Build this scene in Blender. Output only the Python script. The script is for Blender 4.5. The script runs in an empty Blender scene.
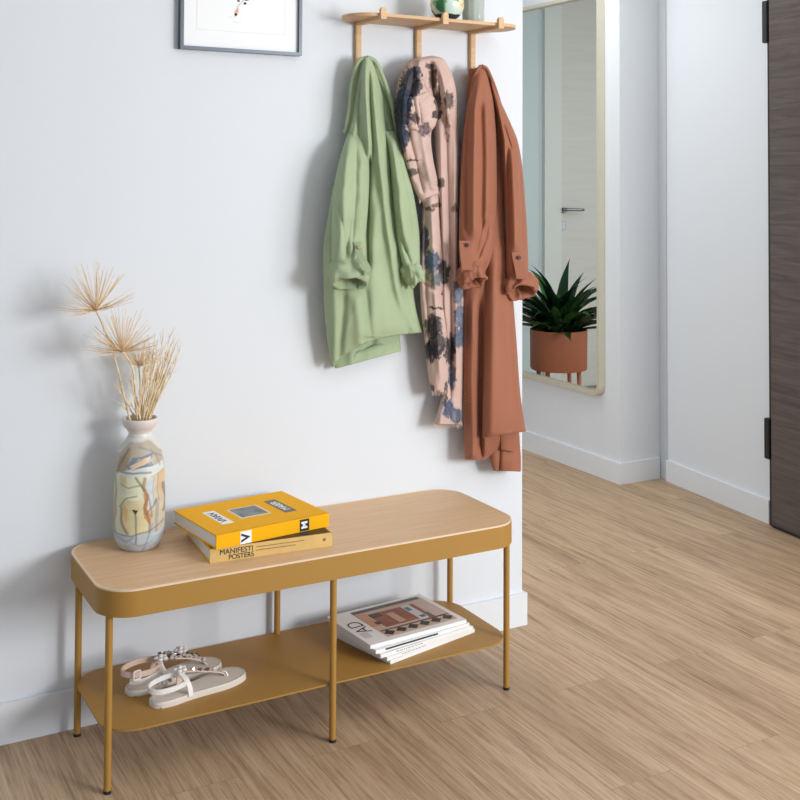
import bpy, bmesh, math, random
from mathutils import Vector, Matrix, noise
random.seed(7)
PI = math.pi
SC = bpy.context.scene
COL = SC.collection

# ------------------------------------------------------------------ camera
CX, CY, CZ = -1.1937, -2.8910, 1.3811
YAW, PIT, ROL, FPX, SY = 0.5030, 0.0295, 0.0043, 1120.56, -255.88
CP = Vector((CX, CY, CZ))
FW = Vector((math.sin(YAW)*math.cos(PIT), math.cos(YAW)*math.cos(PIT), math.sin(PIT)))
R0 = FW.cross(Vector((0, 0, 1))).normalized(); U0 = R0.cross(FW)
RT = R0*math.cos(ROL) + U0*math.sin(ROL); UP = U0*math.cos(ROL) - R0*math.sin(ROL)
cd = bpy.data.cameras.new('camera'); cam = bpy.data.objects.new('camera', cd); COL.objects.link(cam)
cd.sensor_width = 36; cd.lens = FPX/800*36; cd.shift_y = SY/800; cd.clip_start = 0.05
cam.matrix_world = Matrix(((RT.x, UP.x, -FW.x, CX), (RT.y, UP.y, -FW.y, CY), (RT.z, UP.z, -FW.z, CZ), (0, 0, 0, 1)))
SC.camera = cam

# ------------------------------------------------------------------ light
w = bpy.data.worlds.new('world'); SC.world = w; w.use_nodes = True
bg = w.node_tree.nodes['Background']; bg.inputs[0].default_value = (0.62, 0.80, 1.0, 1); bg.inputs[1].default_value = 0.47

def area(name, loc, target, sx, sy, power, col=(1, 1, 1)):
    l = bpy.data.lights.new(name, 'AREA'); l.shape = 'RECTANGLE'; l.size = sx; l.size_y = sy; l.energy = power; l.color = col
    o = bpy.data.objects.new(name, l); COL.objects.link(o); o.location = loc
    o.rotation_euler = (Vector(target)-Vector(loc)).to_track_quat('-Z', 'Y').to_euler()
    return o
area('window_daylight', (2.15, -4.4, 1.6), (0.3, 0, 1.1), 0.8, 1.2, 106, (0.975, 0.985, 1.0))
area('right_fill_light', (3.3, -3.9, 1.6), (-0.6, 0.0, 0.9), 1.6, 1.6, 56, (0.98, 0.985, 1.0))  # added soft fill from the right front, not a known window
area('overhead_fill_light', (0.9, -2.0, 2.55), (0.8, -2.0, 0), 1.6, 1.6, 12, (0.93, 0.97, 1.0))  # added overhead fill for the room, no known fixture
area('hall_overhead_fill', (1.35, 1.0, 2.55), (1.45, 0.95, 0), 1.1, 1.1, 14, (0.97, 0.99, 1.0))  # added to brighten the hallway from above, unseen
area('hall_side_fill', (-0.5, 1.3, 1.3), (2.2, 1.0, 1.1), 1.0, 1.8, 18, (0.95, 0.98, 1.0))  # added side fill that evens out the hall walls, no known window
vs = SC.view_settings
vs.view_transform = 'Standard'; vs.look = 'None'; vs.gamma = 1.0; vs.use_curve_mapping = False; vs.exposure = 0.06
SC.cycles.use_denoising = True

# ------------------------------------------------------------------ helpers
def lin(c):
    f = lambda x: x/12.92 if x <= 0.04045 else ((x+0.055)/1.055)**2.4
    return tuple(f(x/255.0) for x in c)

def ray(u, v):
    return FW*FPX + RT*(u-400) - UP*(v-400-SY)
def on(u, v, ax, val):
    d = ray(u, v); return CP + d*((val-CP[ax])/d[ax])
def oy(u, v, y): return on(u, v, 1, y)
def oz(u, v, z): return on(u, v, 2, z)

def mat(name, col, rough=0.5, metal=0.0, var=0.0, vscale=20.0, bump=0.0, bscale=200.0, spec=0.5, stretch=(1, 1, 1), sheen=0.0, trans=0.0):
    m = bpy.data.materials.new(name); m.use_nodes = True
    nt = m.node_tree; b = nt.nodes['Principled BSDF']
    c = lin(col); b.inputs['Base Color'].default_value = (*c, 1)
    b.inputs['Roughness'].default_value = rough; b.inputs['Metallic'].default_value = metal
    b.inputs['Specular IOR Level'].default_value = spec
    if sheen: b.inputs['Sheen Weight'].default_value = sheen
    if trans: b.inputs['Transmission Weight'].default_value = trans
    tc = nt.nodes.new('ShaderNodeTexCoord'); mp = nt.nodes.new('ShaderNodeMapping')
    mp.inputs['Scale'].default_value = stretch
    nt.links.new(tc.outputs['Object'], mp.inputs['Vector'])
    if var:
        n = nt.nodes.new('ShaderNodeTexNoise'); n.inputs['Scale'].default_value = vscale; n.inputs['Detail'].default_value = 5
        nt.links.new(mp.outputs[0], n.inputs['Vector'])
        r = nt.nodes.new('ShaderNodeValToRGB')
        r.color_ramp.elements[0].position = 0.3; r.color_ramp.elements[1].position = 0.7
        r.color_ramp.elements[0].color = (*[x*(1-var) for x in c], 1); r.color_ramp.elements[1].color = (*[min(1, x*(1+var)) for x in c], 1)
        nt.links.new(n.outputs['Fac'], r.inputs['Fac']); nt.links.new(r.outputs[0], b.inputs['Base Color'])
    if bump:
        n2 = nt.nodes.new('ShaderNodeTexNoise'); n2.inputs['Scale'].default_value = bscale; n2.inputs['Detail'].default_value = 4
        nt.links.new(mp.outputs[0], n2.inputs['Vector'])
        bp = nt.nodes.new('ShaderNodeBump'); bp.inputs['Strength'].default_value = bump; bp.inputs['Distance'].default_value = 0.002
        nt.links.new(n2.outputs['Fac'], bp.inputs['Height']); nt.links.new(bp.outputs[0], b.inputs['Normal'])
    return m

def wood(name, c1, c2, scale=(1, 1, 1), rough=0.5, fine=60, bump=0.1):
    m = bpy.data.materials.new(name); m.use_nodes = True
    nt = m.node_tree; b = nt.nodes['Principled BSDF']; b.inputs['Roughness'].default_value = rough
    b.inputs['Specular IOR Level'].default_value = 0.3
    tc = nt.nodes.new('ShaderNodeTexCoord'); mp = nt.nodes.new('ShaderNodeMapping'); mp.inputs['Scale'].default_value = scale
    nt.links.new(tc.outputs['Object'], mp.inputs['Vector'])
    n = nt.nodes.new('ShaderNodeTexNoise'); n.inputs['Scale'].default_value = fine; n.inputs['Detail'].default_value = 6; n.inputs['Roughness'].default_value = 0.6
    n.inputs['Distortion'].default_value = 0.6
    nt.links.new(mp.outputs[0], n.inputs['Vector'])
    r = nt.nodes.new('ShaderNodeValToRGB'); r.color_ramp.elements[0].position = 0.32; r.color_ramp.elements[1].position = 0.68
    r.color_ramp.elements[0].color = (*lin(c1), 1); r.color_ramp.elements[1].color = (*lin(c2), 1)
    nt.links.new(n.outputs['Fac'], r.inputs['Fac']); nt.links.new(r.outputs[0], b.inputs['Base Color'])
    bp = nt.nodes.new('ShaderNodeBump'); bp.inputs['Strength'].default_value = bump; bp.inputs['Distance'].default_value = 0.001
    nt.links.new(n.outputs['Fac'], bp.inputs['Height']); nt.links.new(bp.outputs[0], b.inputs['Normal'])
    return m

def vcmat(name, rough=0.6, spec=0.4, sheen=0.0, bump=0.0, bscale=300):
    m = mat(name, (200, 200, 200), rough, spec=spec, sheen=sheen, bump=bump, bscale=bscale)
    nt = m.node_tree; a = nt.nodes.new('ShaderNodeAttribute'); a.attribute_name = 'paint'
    nt.links.new(a.outputs['Color'], nt.nodes['Principled BSDF'].inputs['Base Color'])
    return m

def link(name, me, m=None, parent=None, loc=None, smooth=False):
    o = bpy.data.objects.new(name, me); COL.objects.link(o)
    if m:
        for x in (m if isinstance(m, (list, tuple)) else [m]): me.materials.append(x)
    if parent: o.parent = parent
    if loc is not None: o.location = loc
    if smooth:
        for p in me.polygons: p.use_smooth = True
    return o

def obj(name, bm, m=None, parent=None, loc=None, smooth=False, rotz=0):
    me = bpy.data.meshes.new(name); bmesh.ops.recalc_face_normals(bm, faces=bm.faces); bm.to_mesh(me); bm.free()
    o = link(name, me, m, parent, loc, smooth)
    if rotz: o.rotation_euler = (0, 0, rotz)
    return o

def flatnormals(o, angle=40):
    me = o.data
    for p in me.polygons: p.use_smooth = True
    me.set_sharp_from_angle(angle=math.radians(angle))

def tag(o, label, cat, group=None):
    o['label'] = label; o['category'] = cat
    if group: o['group'] = group
    return o
def thing(name, label, cat, loc=(0, 0, 0), rotz=0, group=None):
    o = bpy.data.objects.new(name, None); COL.objects.link(o); o.location = loc; o.rotation_euler = (0, 0, rotz); o.empty_display_size = 0.05
    return tag(o, label, cat, group)
def struct(o): o['kind'] = 'structure'; return o

def box(bm, x0, x1, y0, y1, z0, z1, M=None, bev=0.0, mi=0):
    vs_ = [Vector((x, y, z)) for z in (z0, z1) for y in (y0, y1) for x in (x0, x1)]
    if M: vs_ = [M @ v for v in vs_]
    V = [bm.verts.new(v) for v in vs_]
    fs = [bm.faces.new([V[i] for i in q]) for q in ((0, 2, 3, 1), (4, 5, 7, 6), (0, 1, 5, 4), (2, 6, 7, 3), (0, 4, 6, 2), (1, 3, 7, 5))]
    for f in fs: f.material_index = mi
    if bev:
        es = list({e for f in fs for e in f.edges})
        bmesh.ops.bevel(bm, geom=es, offset=bev, segments=2, profile=0.5, affect='EDGES')
    return bm
def boxobj(name, x0, x1, y0, y1, z0, z1, m, parent=None, bev=0.0):
    bm = bmesh.new(); box(bm, x0, x1, y0, y1, z0, z1, None, bev); return obj(name, bm, m, parent)

def prism(bm, poly, z0, z1, mi=0):
    a = [bm.verts.new((x, y, z0)) for x, y in poly]; b = [bm.verts.new((x, y, z1)) for x, y in poly]
    n = len(poly)
    fs = [bm.faces.new(a[::-1]), bm.faces.new(b)] + [bm.faces.new((a[i], a[(i+1) % n], b[(i+1) % n], b[i])) for i in range(n)]
    for f in fs: f.material_index = mi
    return fs
def rrect(x0, x1, y0, y1, r, n=10):
    out = []
    for cx, cy, a0 in ((x1-r, y1-r, 0), (x0+r, y1-r, 90), (x0+r, y0+r, 180), (x1-r, y0+r, 270)):
        for i in range(n+1):
            a = math.radians(a0+90*i/n); out.append((cx+r*math.cos(a), cy+r*math.sin(a)))
    return out

def tube(bm, pts, r, n=8, caps=True):
    pts = [Vector(p) for p in pts]; rs = r if isinstance(r, (list, tuple)) else [r]*len(pts)
    rings = []; pn = None
    for i, p in enumerate(pts):
        t = (pts[min(i+1, len(pts)-1)]-pts[max(i-1, 0)])
        if t.length < 1e-9: t = Vector((0, 0, 1))
        t.normalize()
        if pn is None: pn = t.orthogonal().normalized()
        else:
            pn = pn - t*pn.dot(t)
            pn = pn.normalized() if pn.length > 1e-6 else t.orthogonal().normalized()
        bn = t.cross(pn)
        rings.append([bm.verts.new(p+(pn*math.cos(2*PI*k/n)+bn*math.sin(2*PI*k/n))*rs[i]) for k in range(n)])
    for a, b in zip(rings, rings[1:]):
        for k in range(n): bm.faces.new((a[k], a[(k+1) % n], b[(k+1) % n], b[k]))
    if caps: bm.faces.new(rings[0][::-1]); bm.faces.new(rings[-1])
    return bm

def lathe(bm, prof, n=48, c=(0, 0, 0)):
    rings = []
    for r, z in prof:
        if r < 1e-5: rings.append([bm.verts.new((c[0], c[1], c[2]+z))])
        else: rings.append([bm.verts.new((c[0]+r*math.cos(2*PI*k/n), c[1]+r*math.sin(2*PI*k/n), c[2]+z)) for k in range(n)])
    for a, b in zip(rings, rings[1:]):
        for k in range(n):
            k2 = (k+1) % n
            if len(a) == 1 and len(b) == 1: continue
            if len(a) == 1: bm.faces.new((a[0], b[k], b[k2]))
            elif len(b) == 1: bm.faces.new((a[k], a[k2], b[0]))
            else: bm.faces.new((a[k], a[k2], b[k2], b[k]))
    return bm

def spline(pts, n, closed=False):
    pts = [Vector(p) for p in pts]; out = []
    m = len(pts)
    segs = m if closed else m-1
    for i in range(segs):
        g = lambda k: pts[k % m] if closed else pts[max(0, min(m-1, k))]
        p0, p1, p2, p3 = g(i-1), g(i), g(i+1), g(i+2)
        for j in range(n):
            t = j/n
            out.append(0.5*((2*p1)+(p2-p0)*t+(2*p0-5*p1+4*p2-p3)*t*t+(3*p1-p0-3*p2+p3)*t**3))
    if not closed: out.append(pts[-1])
    return out

def ribbon(bm, pts, width, thick, up=None, side=None):
    """flat strap along pts; side = direction of its width (per point or constant)"""
    pts = [Vector(p) for p in pts]; rings = []
    for i, p in enumerate(pts):
        t = (pts[min(i+1, len(pts)-1)]-pts[max(i-1, 0)]).normalized()
        s = Vector(side); s = (s-t*s.dot(t)).normalized(); nrm = t.cross(s)
        wd = width[i] if isinstance(width, (list, tuple)) else width
        rings.append([bm.verts.new(p+s*a*wd/2+nrm*b*thick/2) for a, b in ((-1, -1), (1, -1), (1, 1), (-1, 1))])
    for a, b in zip(rings, rings[1:]):
        for k in range(4): bm.faces.new((a[k], a[(k+1) % 4], b[(k+1) % 4], b[k]))
    bm.faces.new(rings[0][::-1]); bm.faces.new(rings[-1])
    return bm

def text(name, s, size, m, M, parent, depth=0.0004, sx=1.0, align='CENTER', offset=0.0):
    c = bpy.data.curves.new(name, 'FONT'); c.body = s; c.size = size; c.extrude = depth; c.align_x = align; c.align_y = 'CENTER'; c.offset = offset
    t = bpy.data.objects.new('tmp', c); COL.objects.link(t)
    bpy.context.view_layer.update()
    me = bpy.data.meshes.new_from_object(t.evaluated_get(bpy.context.evaluated_depsgraph_get()))
    bpy.data.objects.remove(t); bpy.data.curves.remove(c)
    me.transform(M @ Matrix.Diagonal((sx, 1, 1, 1)))
    return link(name, me, m, parent)

# ------------------------------------------------------------------ materials
M_wall = mat('wall_paint', (223, 227, 231), 0.75, bump=0.05, bscale=300, spec=0.2)
M_wall2 = mat('hall_wall_paint', (224, 228, 232), 0.75, bump=0.05, bscale=300, spec=0.2)
M_base = mat('baseboard_paint', (228, 231, 234), 0.4)
M_ceil = mat('ceiling_paint', (235, 235, 235), 0.9)
M_greytrim = mat('grey_trim', (196, 199, 203), 0.6)
M_mustard = mat('mustard_metal', (170, 127, 58), 0.5, bump=0.03, bscale=900, spec=0.4)
M_dark = mat('dark_rubber', (30, 28, 26), 0.6)
M_oak = wood('bench_oak', (214, 174, 132), (227, 191, 151), (3.5, 60, 60), 0.45, 1.6, 0.05)
M_oakedge = mat('oak_edge', (222, 190, 152), 0.5)
M_rack = wood('rack_oak', (206, 166, 122), (222, 186, 144), (4, 40, 40), 0.5, 2.0, 0.05)
M_brown_door = wood('brown_door_wood', (84, 74, 71), (106, 95, 91), (2.5, 2.5, 40), 0.5, 1.5, 0.05)
M_grey_door = wood('grey_door_wood', (204, 202, 196), (211, 210, 205), (1.5, 1.5, 24), 0.5, 1.5, 0.05)
M_black = mat('black_metal', (36, 33, 34), 0.45)
M_steel = mat('steel', (150, 150, 150), 0.3, 1.0)
M_brass = mat('pale_brass', (212, 207, 188), 0.4, 0.3)
M_white = mat('white_card', (243, 244, 244), 0.6)
M_paper = mat('page_paper', (232, 229, 224), 0.8, var=0.06, vscale=3, stretch=(1, 1, 400))
M_terracotta = mat('terracotta_metal', (176, 104, 74), 0.5)
M_soil = mat('soil', (50, 38, 30), 0.9, bump=0.5, bscale=80)

def mirror_mat():
    m = bpy.data.materials.new('mirror_glass'); m.use_nodes = True
    b = m.node_tree.nodes['Principled BSDF']; b.inputs['Base Color'].default_value = (0.80, 0.84, 0.82, 1); b.inputs['Metallic'].default_value = 1; b.inputs['Roughness'].default_value = 0.01
    return m
def glass_mat(name, col=(0.97, 1, 0.98), rough=0.02):
    m = bpy.data.materials.new(name); m.use_nodes = True
    b = m.node_tree.nodes['Principled BSDF']; b.inputs['Base Color'].default_value = (*col, 1); b.inputs['Transmission Weight'].default_value = 1; b.inputs['Roughness'].default_value = rough; b.inputs['IOR'].default_value = 1.45
    return m

def floor_mat():
    m = bpy.data.materials.new('oak_floor'); m.use_nodes = True
    nt = m.node_tree; b = nt.nodes['Principled BSDF']; b.inputs['Roughness'].default_value = 0.5; b.inputs['Specular IOR Level'].default_value = 0.35
    N = nt.nodes.new; L = nt.links.new
    tc = N('ShaderNodeTexCoord')
    mp = N('ShaderNodeMapping'); mp.inputs['Rotation'].default_value = (0, 0, PI/2); mp.inputs['Location'].default_value = (0.35, 0.07, 0); L(tc.outputs['Object'], mp.inputs['Vector'])
    br = N('ShaderNodeTexBrick'); br.inputs['Color1'].default_value = (0, 0, 0, 1); br.inputs['Color2'].default_value = (1, 1, 1, 1); br.inputs['Mortar'].default_value = (0.5, 0.5, 0.5, 1)
    br.inputs['Scale'].default_value = 1; br.inputs['Brick Width'].default_value = 1.22; br.inputs['Row Height'].default_value = 0.18; br.inputs['Mortar Size'].default_value = 0.0012; br.inputs['Mortar Smooth'].default_value = 0.3
    br.offset = 0.37
    L(mp.outputs[0], br.inputs['Vector'])
    # grain: stretched along the planks, shifted per plank
    sc = N('ShaderNodeVectorMath'); sc.operation = 'MULTIPLY'; sc.inputs[1].default_value = (40, 1.7, 1); L(tc.outputs['Object'], sc.inputs[0])
    off = N('ShaderNodeVectorMath'); off.operation = 'MULTIPLY'; off.inputs[1].default_value = (37, 91, 13); L(br.outputs['Color'], off.inputs[0])
    ad = N('ShaderNodeVectorMath'); ad.operation = 'ADD'; L(sc.outputs[0], ad.inputs[0]); L(off.outputs[0], ad.inputs[1])
    n1 = N('ShaderNodeTexNoise'); n1.inputs['Scale'].default_value = 1.0; n1.inputs['Detail'].default_value = 8; n1.inputs['Roughness'].default_value = 0.62; n1.inputs['Distortion'].default_value = 0.9
    L(ad.outputs[0], n1.inputs['Vector'])
    sc2 = N('ShaderNodeVectorMath'); sc2.operation = 'MULTIPLY'; sc2.inputs[1].default_value = (0.22, 0.4, 1); L(ad.outputs[0], sc2.inputs[0])
    n2 = N('ShaderNodeTexNoise'); n2.inputs['Scale'].default_value = 1.0; n2.inputs['Detail'].default_value = 5; L(sc2.outputs[0], n2.inputs['Vector'])
    r1 = N('ShaderNodeValToRGB'); e = r1.color_ramp.elements
    e[0].position = 0.28; e[0].color = (*lin((158, 130, 103)), 1); e[1].position = 0.72; e[1].color = (*lin((202, 177, 148)), 1)
    k = r1.color_ramp.elements.new(0.47); k.color = (*lin((186, 159, 130)), 1)
    L(n1.outputs['Fac'], r1.inputs['Fac'])
    mx = N('ShaderNodeMixRGB'); mx.blend_type = 'MULTIPLY'; mx.inputs['Fac'].default_value = 0.42
    r2 = N('ShaderNodeValToRGB'); r2.color_ramp.elements[0].position = 0.35; r2.color_ramp.elements[0].color = (0.62, 0.58, 0.54, 1); r2.color_ramp.elements[1].position = 0.6; r2.color_ramp.elements[1].color = (1, 1, 1, 1)
    L(n2.outputs['Fac'], r2.inputs['Fac']); L(r1.outputs[0], mx.inputs['Color1']); L(r2.outputs[0], mx.inputs['Color2'])
    mt = N('ShaderNodeMixRGB'); mt.blend_type = 'MULTIPLY'; mt.inputs['Fac'].default_value = 1
    r3 = N('ShaderNodeValToRGB'); r3.color_ramp.elements[0].color = (0.95, 0.94, 0.93, 1); r3.color_ramp.elements[1].color = (1.04, 1.04, 1.04, 1)
    L(br.outputs['Color'], r3.inputs['Fac']); L(mx.outputs[0], mt.inputs['Color1']); L(r3.outputs[0], mt.inputs['Color2'])
    gm = N('ShaderNodeMixRGB'); gm.inputs['Color2'].default_value = (*lin((120, 98, 76)), 1); L(mt.outputs[0], gm.inputs['Color1'])
    gf = N('ShaderNodeMath'); gf.operation = 'MULTIPLY'; gf.inputs[1].default_value = 0.4; L(br.outputs['Fac'], gf.inputs[0]); L(gf.outputs[0], gm.inputs['Fac'])
    sc3 = N('ShaderNodeVectorMath'); sc3.operation = 'MULTIPLY'; sc3.inputs[1].default_value = (4.2, 3.2, 1); L(ad.outputs[0], sc3.inputs[0])
    n3 = N('ShaderNodeTexNoise'); n3.inputs['Scale'].default_value = 1.0; n3.inputs['Detail'].default_value = 6; n3.inputs['Roughness'].default_value = 0.7; n3.inputs['Distortion'].default_value = 0.5; L(sc3.outputs[0], n3.inputs['Vector'])
    r4 = N('ShaderNodeValToRGB'); r4.color_ramp.elements[0].position = 0.36; r4.color_ramp.elements[0].color = (0.60, 0.55, 0.50, 1); r4.color_ramp.elements[1].position = 0.52; r4.color_ramp.elements[1].color = (1.14, 1.12, 1.09, 1); L(n3.outputs['Fac'], r4.inputs['Fac'])
    m4 = N('ShaderNodeMixRGB'); m4.blend_type = 'MULTIPLY'; m4.inputs['Fac'].default_value = 0.72; L(gm.outputs[0], m4.inputs['Color1']); L(r4.outputs[0], m4.inputs['Color2'])
    L(m4.outputs[0], b.inputs['Base Color'])
    bp = N('ShaderNodeBump'); bp.inputs['Strength'].default_value = 0.15; bp.inputs['Distance'].default_value = 0.001; L(n1.outputs['Fac'], bp.inputs['Height']); L(bp.outputs[0], b.inputs['Normal'])
    return m

# ------------------------------------------------------------------ the room
XE = 0.835
bm = bmesh.new(); box(bm, -3.2, 3.0, -5.2, 3.3, -0.05, 0); struct(obj('floor', bm, floor_mat()))
struct(boxobj('ceiling', -3.2, 3.0, -3.6, 3.3, 2.6, 2.65, M_ceil))
struct(boxobj('wall_back', -3.2, XE, 0.0, 0.13, 0, 2.6, M_wall))
bm = bmesh.new(); box(bm, -3.2, XE+0.012, -0.012, 0.142, 0, 0.098); struct(obj('baseboard_back', bm, M_base))
# hallway wall with the mirror, its return, and the wall of the brown door
X1 = 2.145
A = Vector((2.385, 1.115)); B = Vector((2.296, 0.357)); D_ = (B-A).normalized(); NRM = Vector((D_.y, -D_.x))   # NRM points into the room (-x)
if NRM.x > 0: NRM = -NRM
bm = bmesh.new(); prism(bm, [(X1, 1.1), (X1, 3.2), (2.8, 3.2), (2.8, 1.1)], 0, 2.6); struct(obj('wall_hall', bm, M_wall2))
E2 = A + D_*1.95
bm = bmesh.new(); prism(bm, [(A.x, A.y+0.0), (E2.x, E2.y), (E2.x+0.3, E2.y), (2.8, A.y-0.02)], 0, 2.6); struct(obj('wall_right', bm, M_wall2))
bm = bmesh.new(); prism(bm, [(X1-0.012, 1.088), (X1-0.012, 3.05), (X1+0.01, 3.05), (X1+0.01, 1.11), (2.372, 1.11), (2.372, 1.088)], 0, 0.094); struct(obj('baseboard_hall', bm, M_base))
P0 = A + D_*0.075; P1 = B - D_*0.0
bm = bmesh.new(); prism(bm, [tuple(P0), tuple(P0+NRM*0.012), tuple(P1+NRM*0.012), tuple(P1)], 0, 0.094); struct(obj('baseboard_right', bm, M_base))
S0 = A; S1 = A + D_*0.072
bm = bmesh.new(); prism(bm, [tuple(S0), tuple(S0+NRM*0.006), tuple(S1+NRM*0.006), tuple(S1)], 0, 2.6); struct(obj('trim_1', bm, M_greytrim))  # slim strip, greyer than the wall beside it
struct(boxobj('wall_end', -1.2, X1, 3.05, 3.2, 0, 2.6, mat('hall_end_paint', (200, 212, 214), 0.8)))
# brown entrance door: dark gap, leaf and hinges
def along(t, n): return tuple(A + D_*t + NRM*n)
TB = (B-A).length+0.010
door = struct(thing('door_1', 'dark brown wood-grain door in the white wall at the right edge', 'door', (B.x, B.y, 0)))
def localprism(name, poly, z0, z1, m, parent, org, bev=0):
    bm = bmesh.new(); fs = prism(bm, [(x-org.x, y-org.y) for x, y in poly], z0, z1)
    if bev: bmesh.ops.bevel(bm, geom=list({e for f in fs for e in f.edges}), offset=bev, segments=2, affect='EDGES')
    return obj(name, bm, m, parent)
localprism('door_frame', [along(TB+0.002, -0.01), along(TB+0.002, 0.016), along(TB+0.024, 0.016), along(TB+0.024, -0.01)], 0, 2.35, M_black, door, B)
localprism('door_leaf', [along(TB+0.026, -0.01), along(TB+0.026, 0.03), along(TB+0.9, 0.03), along(TB+0.9, -0.01)], 0.012, 2.35, M_brown_door, door, B, 0.003)
for z0, z1 in ((0.262, 0.423), (1.93, 2.10)):
    localprism('hinge', [along(TB-0.020, 0.0), along(TB-0.020, 0.026), along(TB+0.012, 0.026), along(TB+0.012, 0.0)], z0, z1, M_black, door, B, 0.003)
localprism('bottom_gap_shade', [along(TB+0.026, -0.01), along(TB+0.026, 0.026), along(TB+0.9, 0.026), along(TB+0.9, -0.01)], 0.001, 0.014, M_black, door, B)  # black strip: the shade of the gap under the leaf, put in as colour
# grey hallway door seen in the mirror
d2 = struct(thing('door_2', 'pale grey hallway door seen in the mirror', 'door', (0.6, 3.05, 0)))
M_frame = mat('door_frame_paint', (214, 216, 212), 0.5)
bm = bmesh.new(); box(bm, 0.4, 0.535, -0.03, 0, 0, 2.59); box(bm, -0.55, -0.4, -0.03, 0, 0, 2.59); obj('door_frame', bm, M_frame, d2)
bm = bmesh.new(); box(bm, -0.4, 0.4, -0.02, 0, 0.01, 2.58); lf = obj('door_leaf', bm, M_grey_door, d2)
bm = bmesh.new(); tube(bm, [(0.385, -0.02, 1.175), (0.385, -0.07, 1.175)], 0.012, 12); tube(bm, spline([(0.395, -0.07, 1.175), (0.36, -0.07, 1.175), (0.25, -0.07, 1.172)], 4), 0.009, 10); lathe(bm, [(0, 0), (0.024, 0), (0.024, 0.004), (0, 0.004)], 20, (0.385, -0.02, 1.155)); obj('door_handle', bm, M_steel, d2, smooth=True)
bm = bmesh.new(); box(bm, 0.365, 0.405, -0.026, -0.02, 1.04, 1.1, None, 0.002); obj('lock_plate', bm, M_steel, d2)

# ------------------------------------------------------------------ bench
BX, BF, BB, BR = 0.564, -0.388, -0.001, 0.084
bench = thing('shoe_bench', 'long mustard metal bench with pale oak top and lower shelf against white wall', 'bench', (0.005, -0.19, 0))
OFF = Vector((0, 0.19, 0))
def boff(poly): return [(x, y+0.19) for x, y in poly]
bm = bmesh.new(); fs = prism(bm, boff(rrect(-BX+0.003, BX-0.003, BF+0.003, BB-0.003, BR-0.003, 12)), 0.43, 0.456)
es = [e for e in fs[1].edges]; bmesh.ops.bevel(bm, geom=es, offset=0.0025, segments=2, affect='EDGES')
flatnormals(obj('tabletop', bm, M_oak, bench))
bm = bmesh.new()
def band(bm, o_, i_, z0, z1):
    n = len(o_); R_ = [[bm.verts.new((x, y, z)) for x, y in p] for p, z in ((o_, z0), (o_, z1), (i_, z1), (i_, z0))]
    for k in range(4):
        for i in range(n): bm.faces.new((R_[k][i], R_[k][(i+1) % n], R_[(k+1) % 4][(i+1) % n], R_[(k+1) % 4][i]))
band(bm, boff(rrect(-BX+0.0008, BX-0.0008, BF+0.0008, BB-0.0008, BR-0.0008, 14)), boff(rrect(-BX+0.0055, BX-0.0055, BF+0.0055, BB-0.0055, BR-0.0055, 14)), 0.4526, 0.4568)
flatnormals(obj('edge_band', bm, mat('pale_oak_edge', (233, 208, 176), 0.5), bench))
bm = bmesh.new()
o_ = boff(rrect(-BX, BX, BF, BB, BR, 14)); i_ = boff(rrect(-BX+0.004, BX-0.004, BF+0.004, BB-0.004, BR-0.004, 14)); n = len(o_)
R_ = [[bm.verts.new((x, y, z)) for x, y in p] for p, z in ((o_, 0.396), (o_, 0.4525), (i_, 0.4525), (i_, 0.396))]
for k in range(4):
    for i in range(n): bm.faces.new((R_[k][i], R_[k][(i+1) % n], R_[(k+1) % 4][(i+1) % n], R_[(k+1) % 4][i]))
flatnormals(obj('apron', bm, M_mustard, bench))
bm = bmesh.new(); fs = prism(bm, boff(rrect(-0.548, 0.548, -0.368, -0.017, 0.082, 12)), 0.134, 0.138)
flatnormals(obj('shelf', bm, M_mustard, bench))
for lx, ly in ((-0.538, -0.3435), (0.004, -0.3755), (0.538, -0.3435), (-0.538, -0.050), (0.002, -0.026), (0.538, -0.050)):
    bm = bmesh.new(); tube(bm, [(lx, ly+0.19, 0.006), (lx, ly+0.19, 0.44)], 0.0084, 20); lg = obj('leg', bm, M_mustard, bench); flatnormals(lg)
    bm = bmesh.new(); tube(bm, [(lx, ly+0.19, 0.0), (lx, ly+0.19, 0.007)], 0.0090, 16); obj('foot_pad', bm, M_dark, lg)
TOP = 0.456; SHF = 0.138

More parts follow.
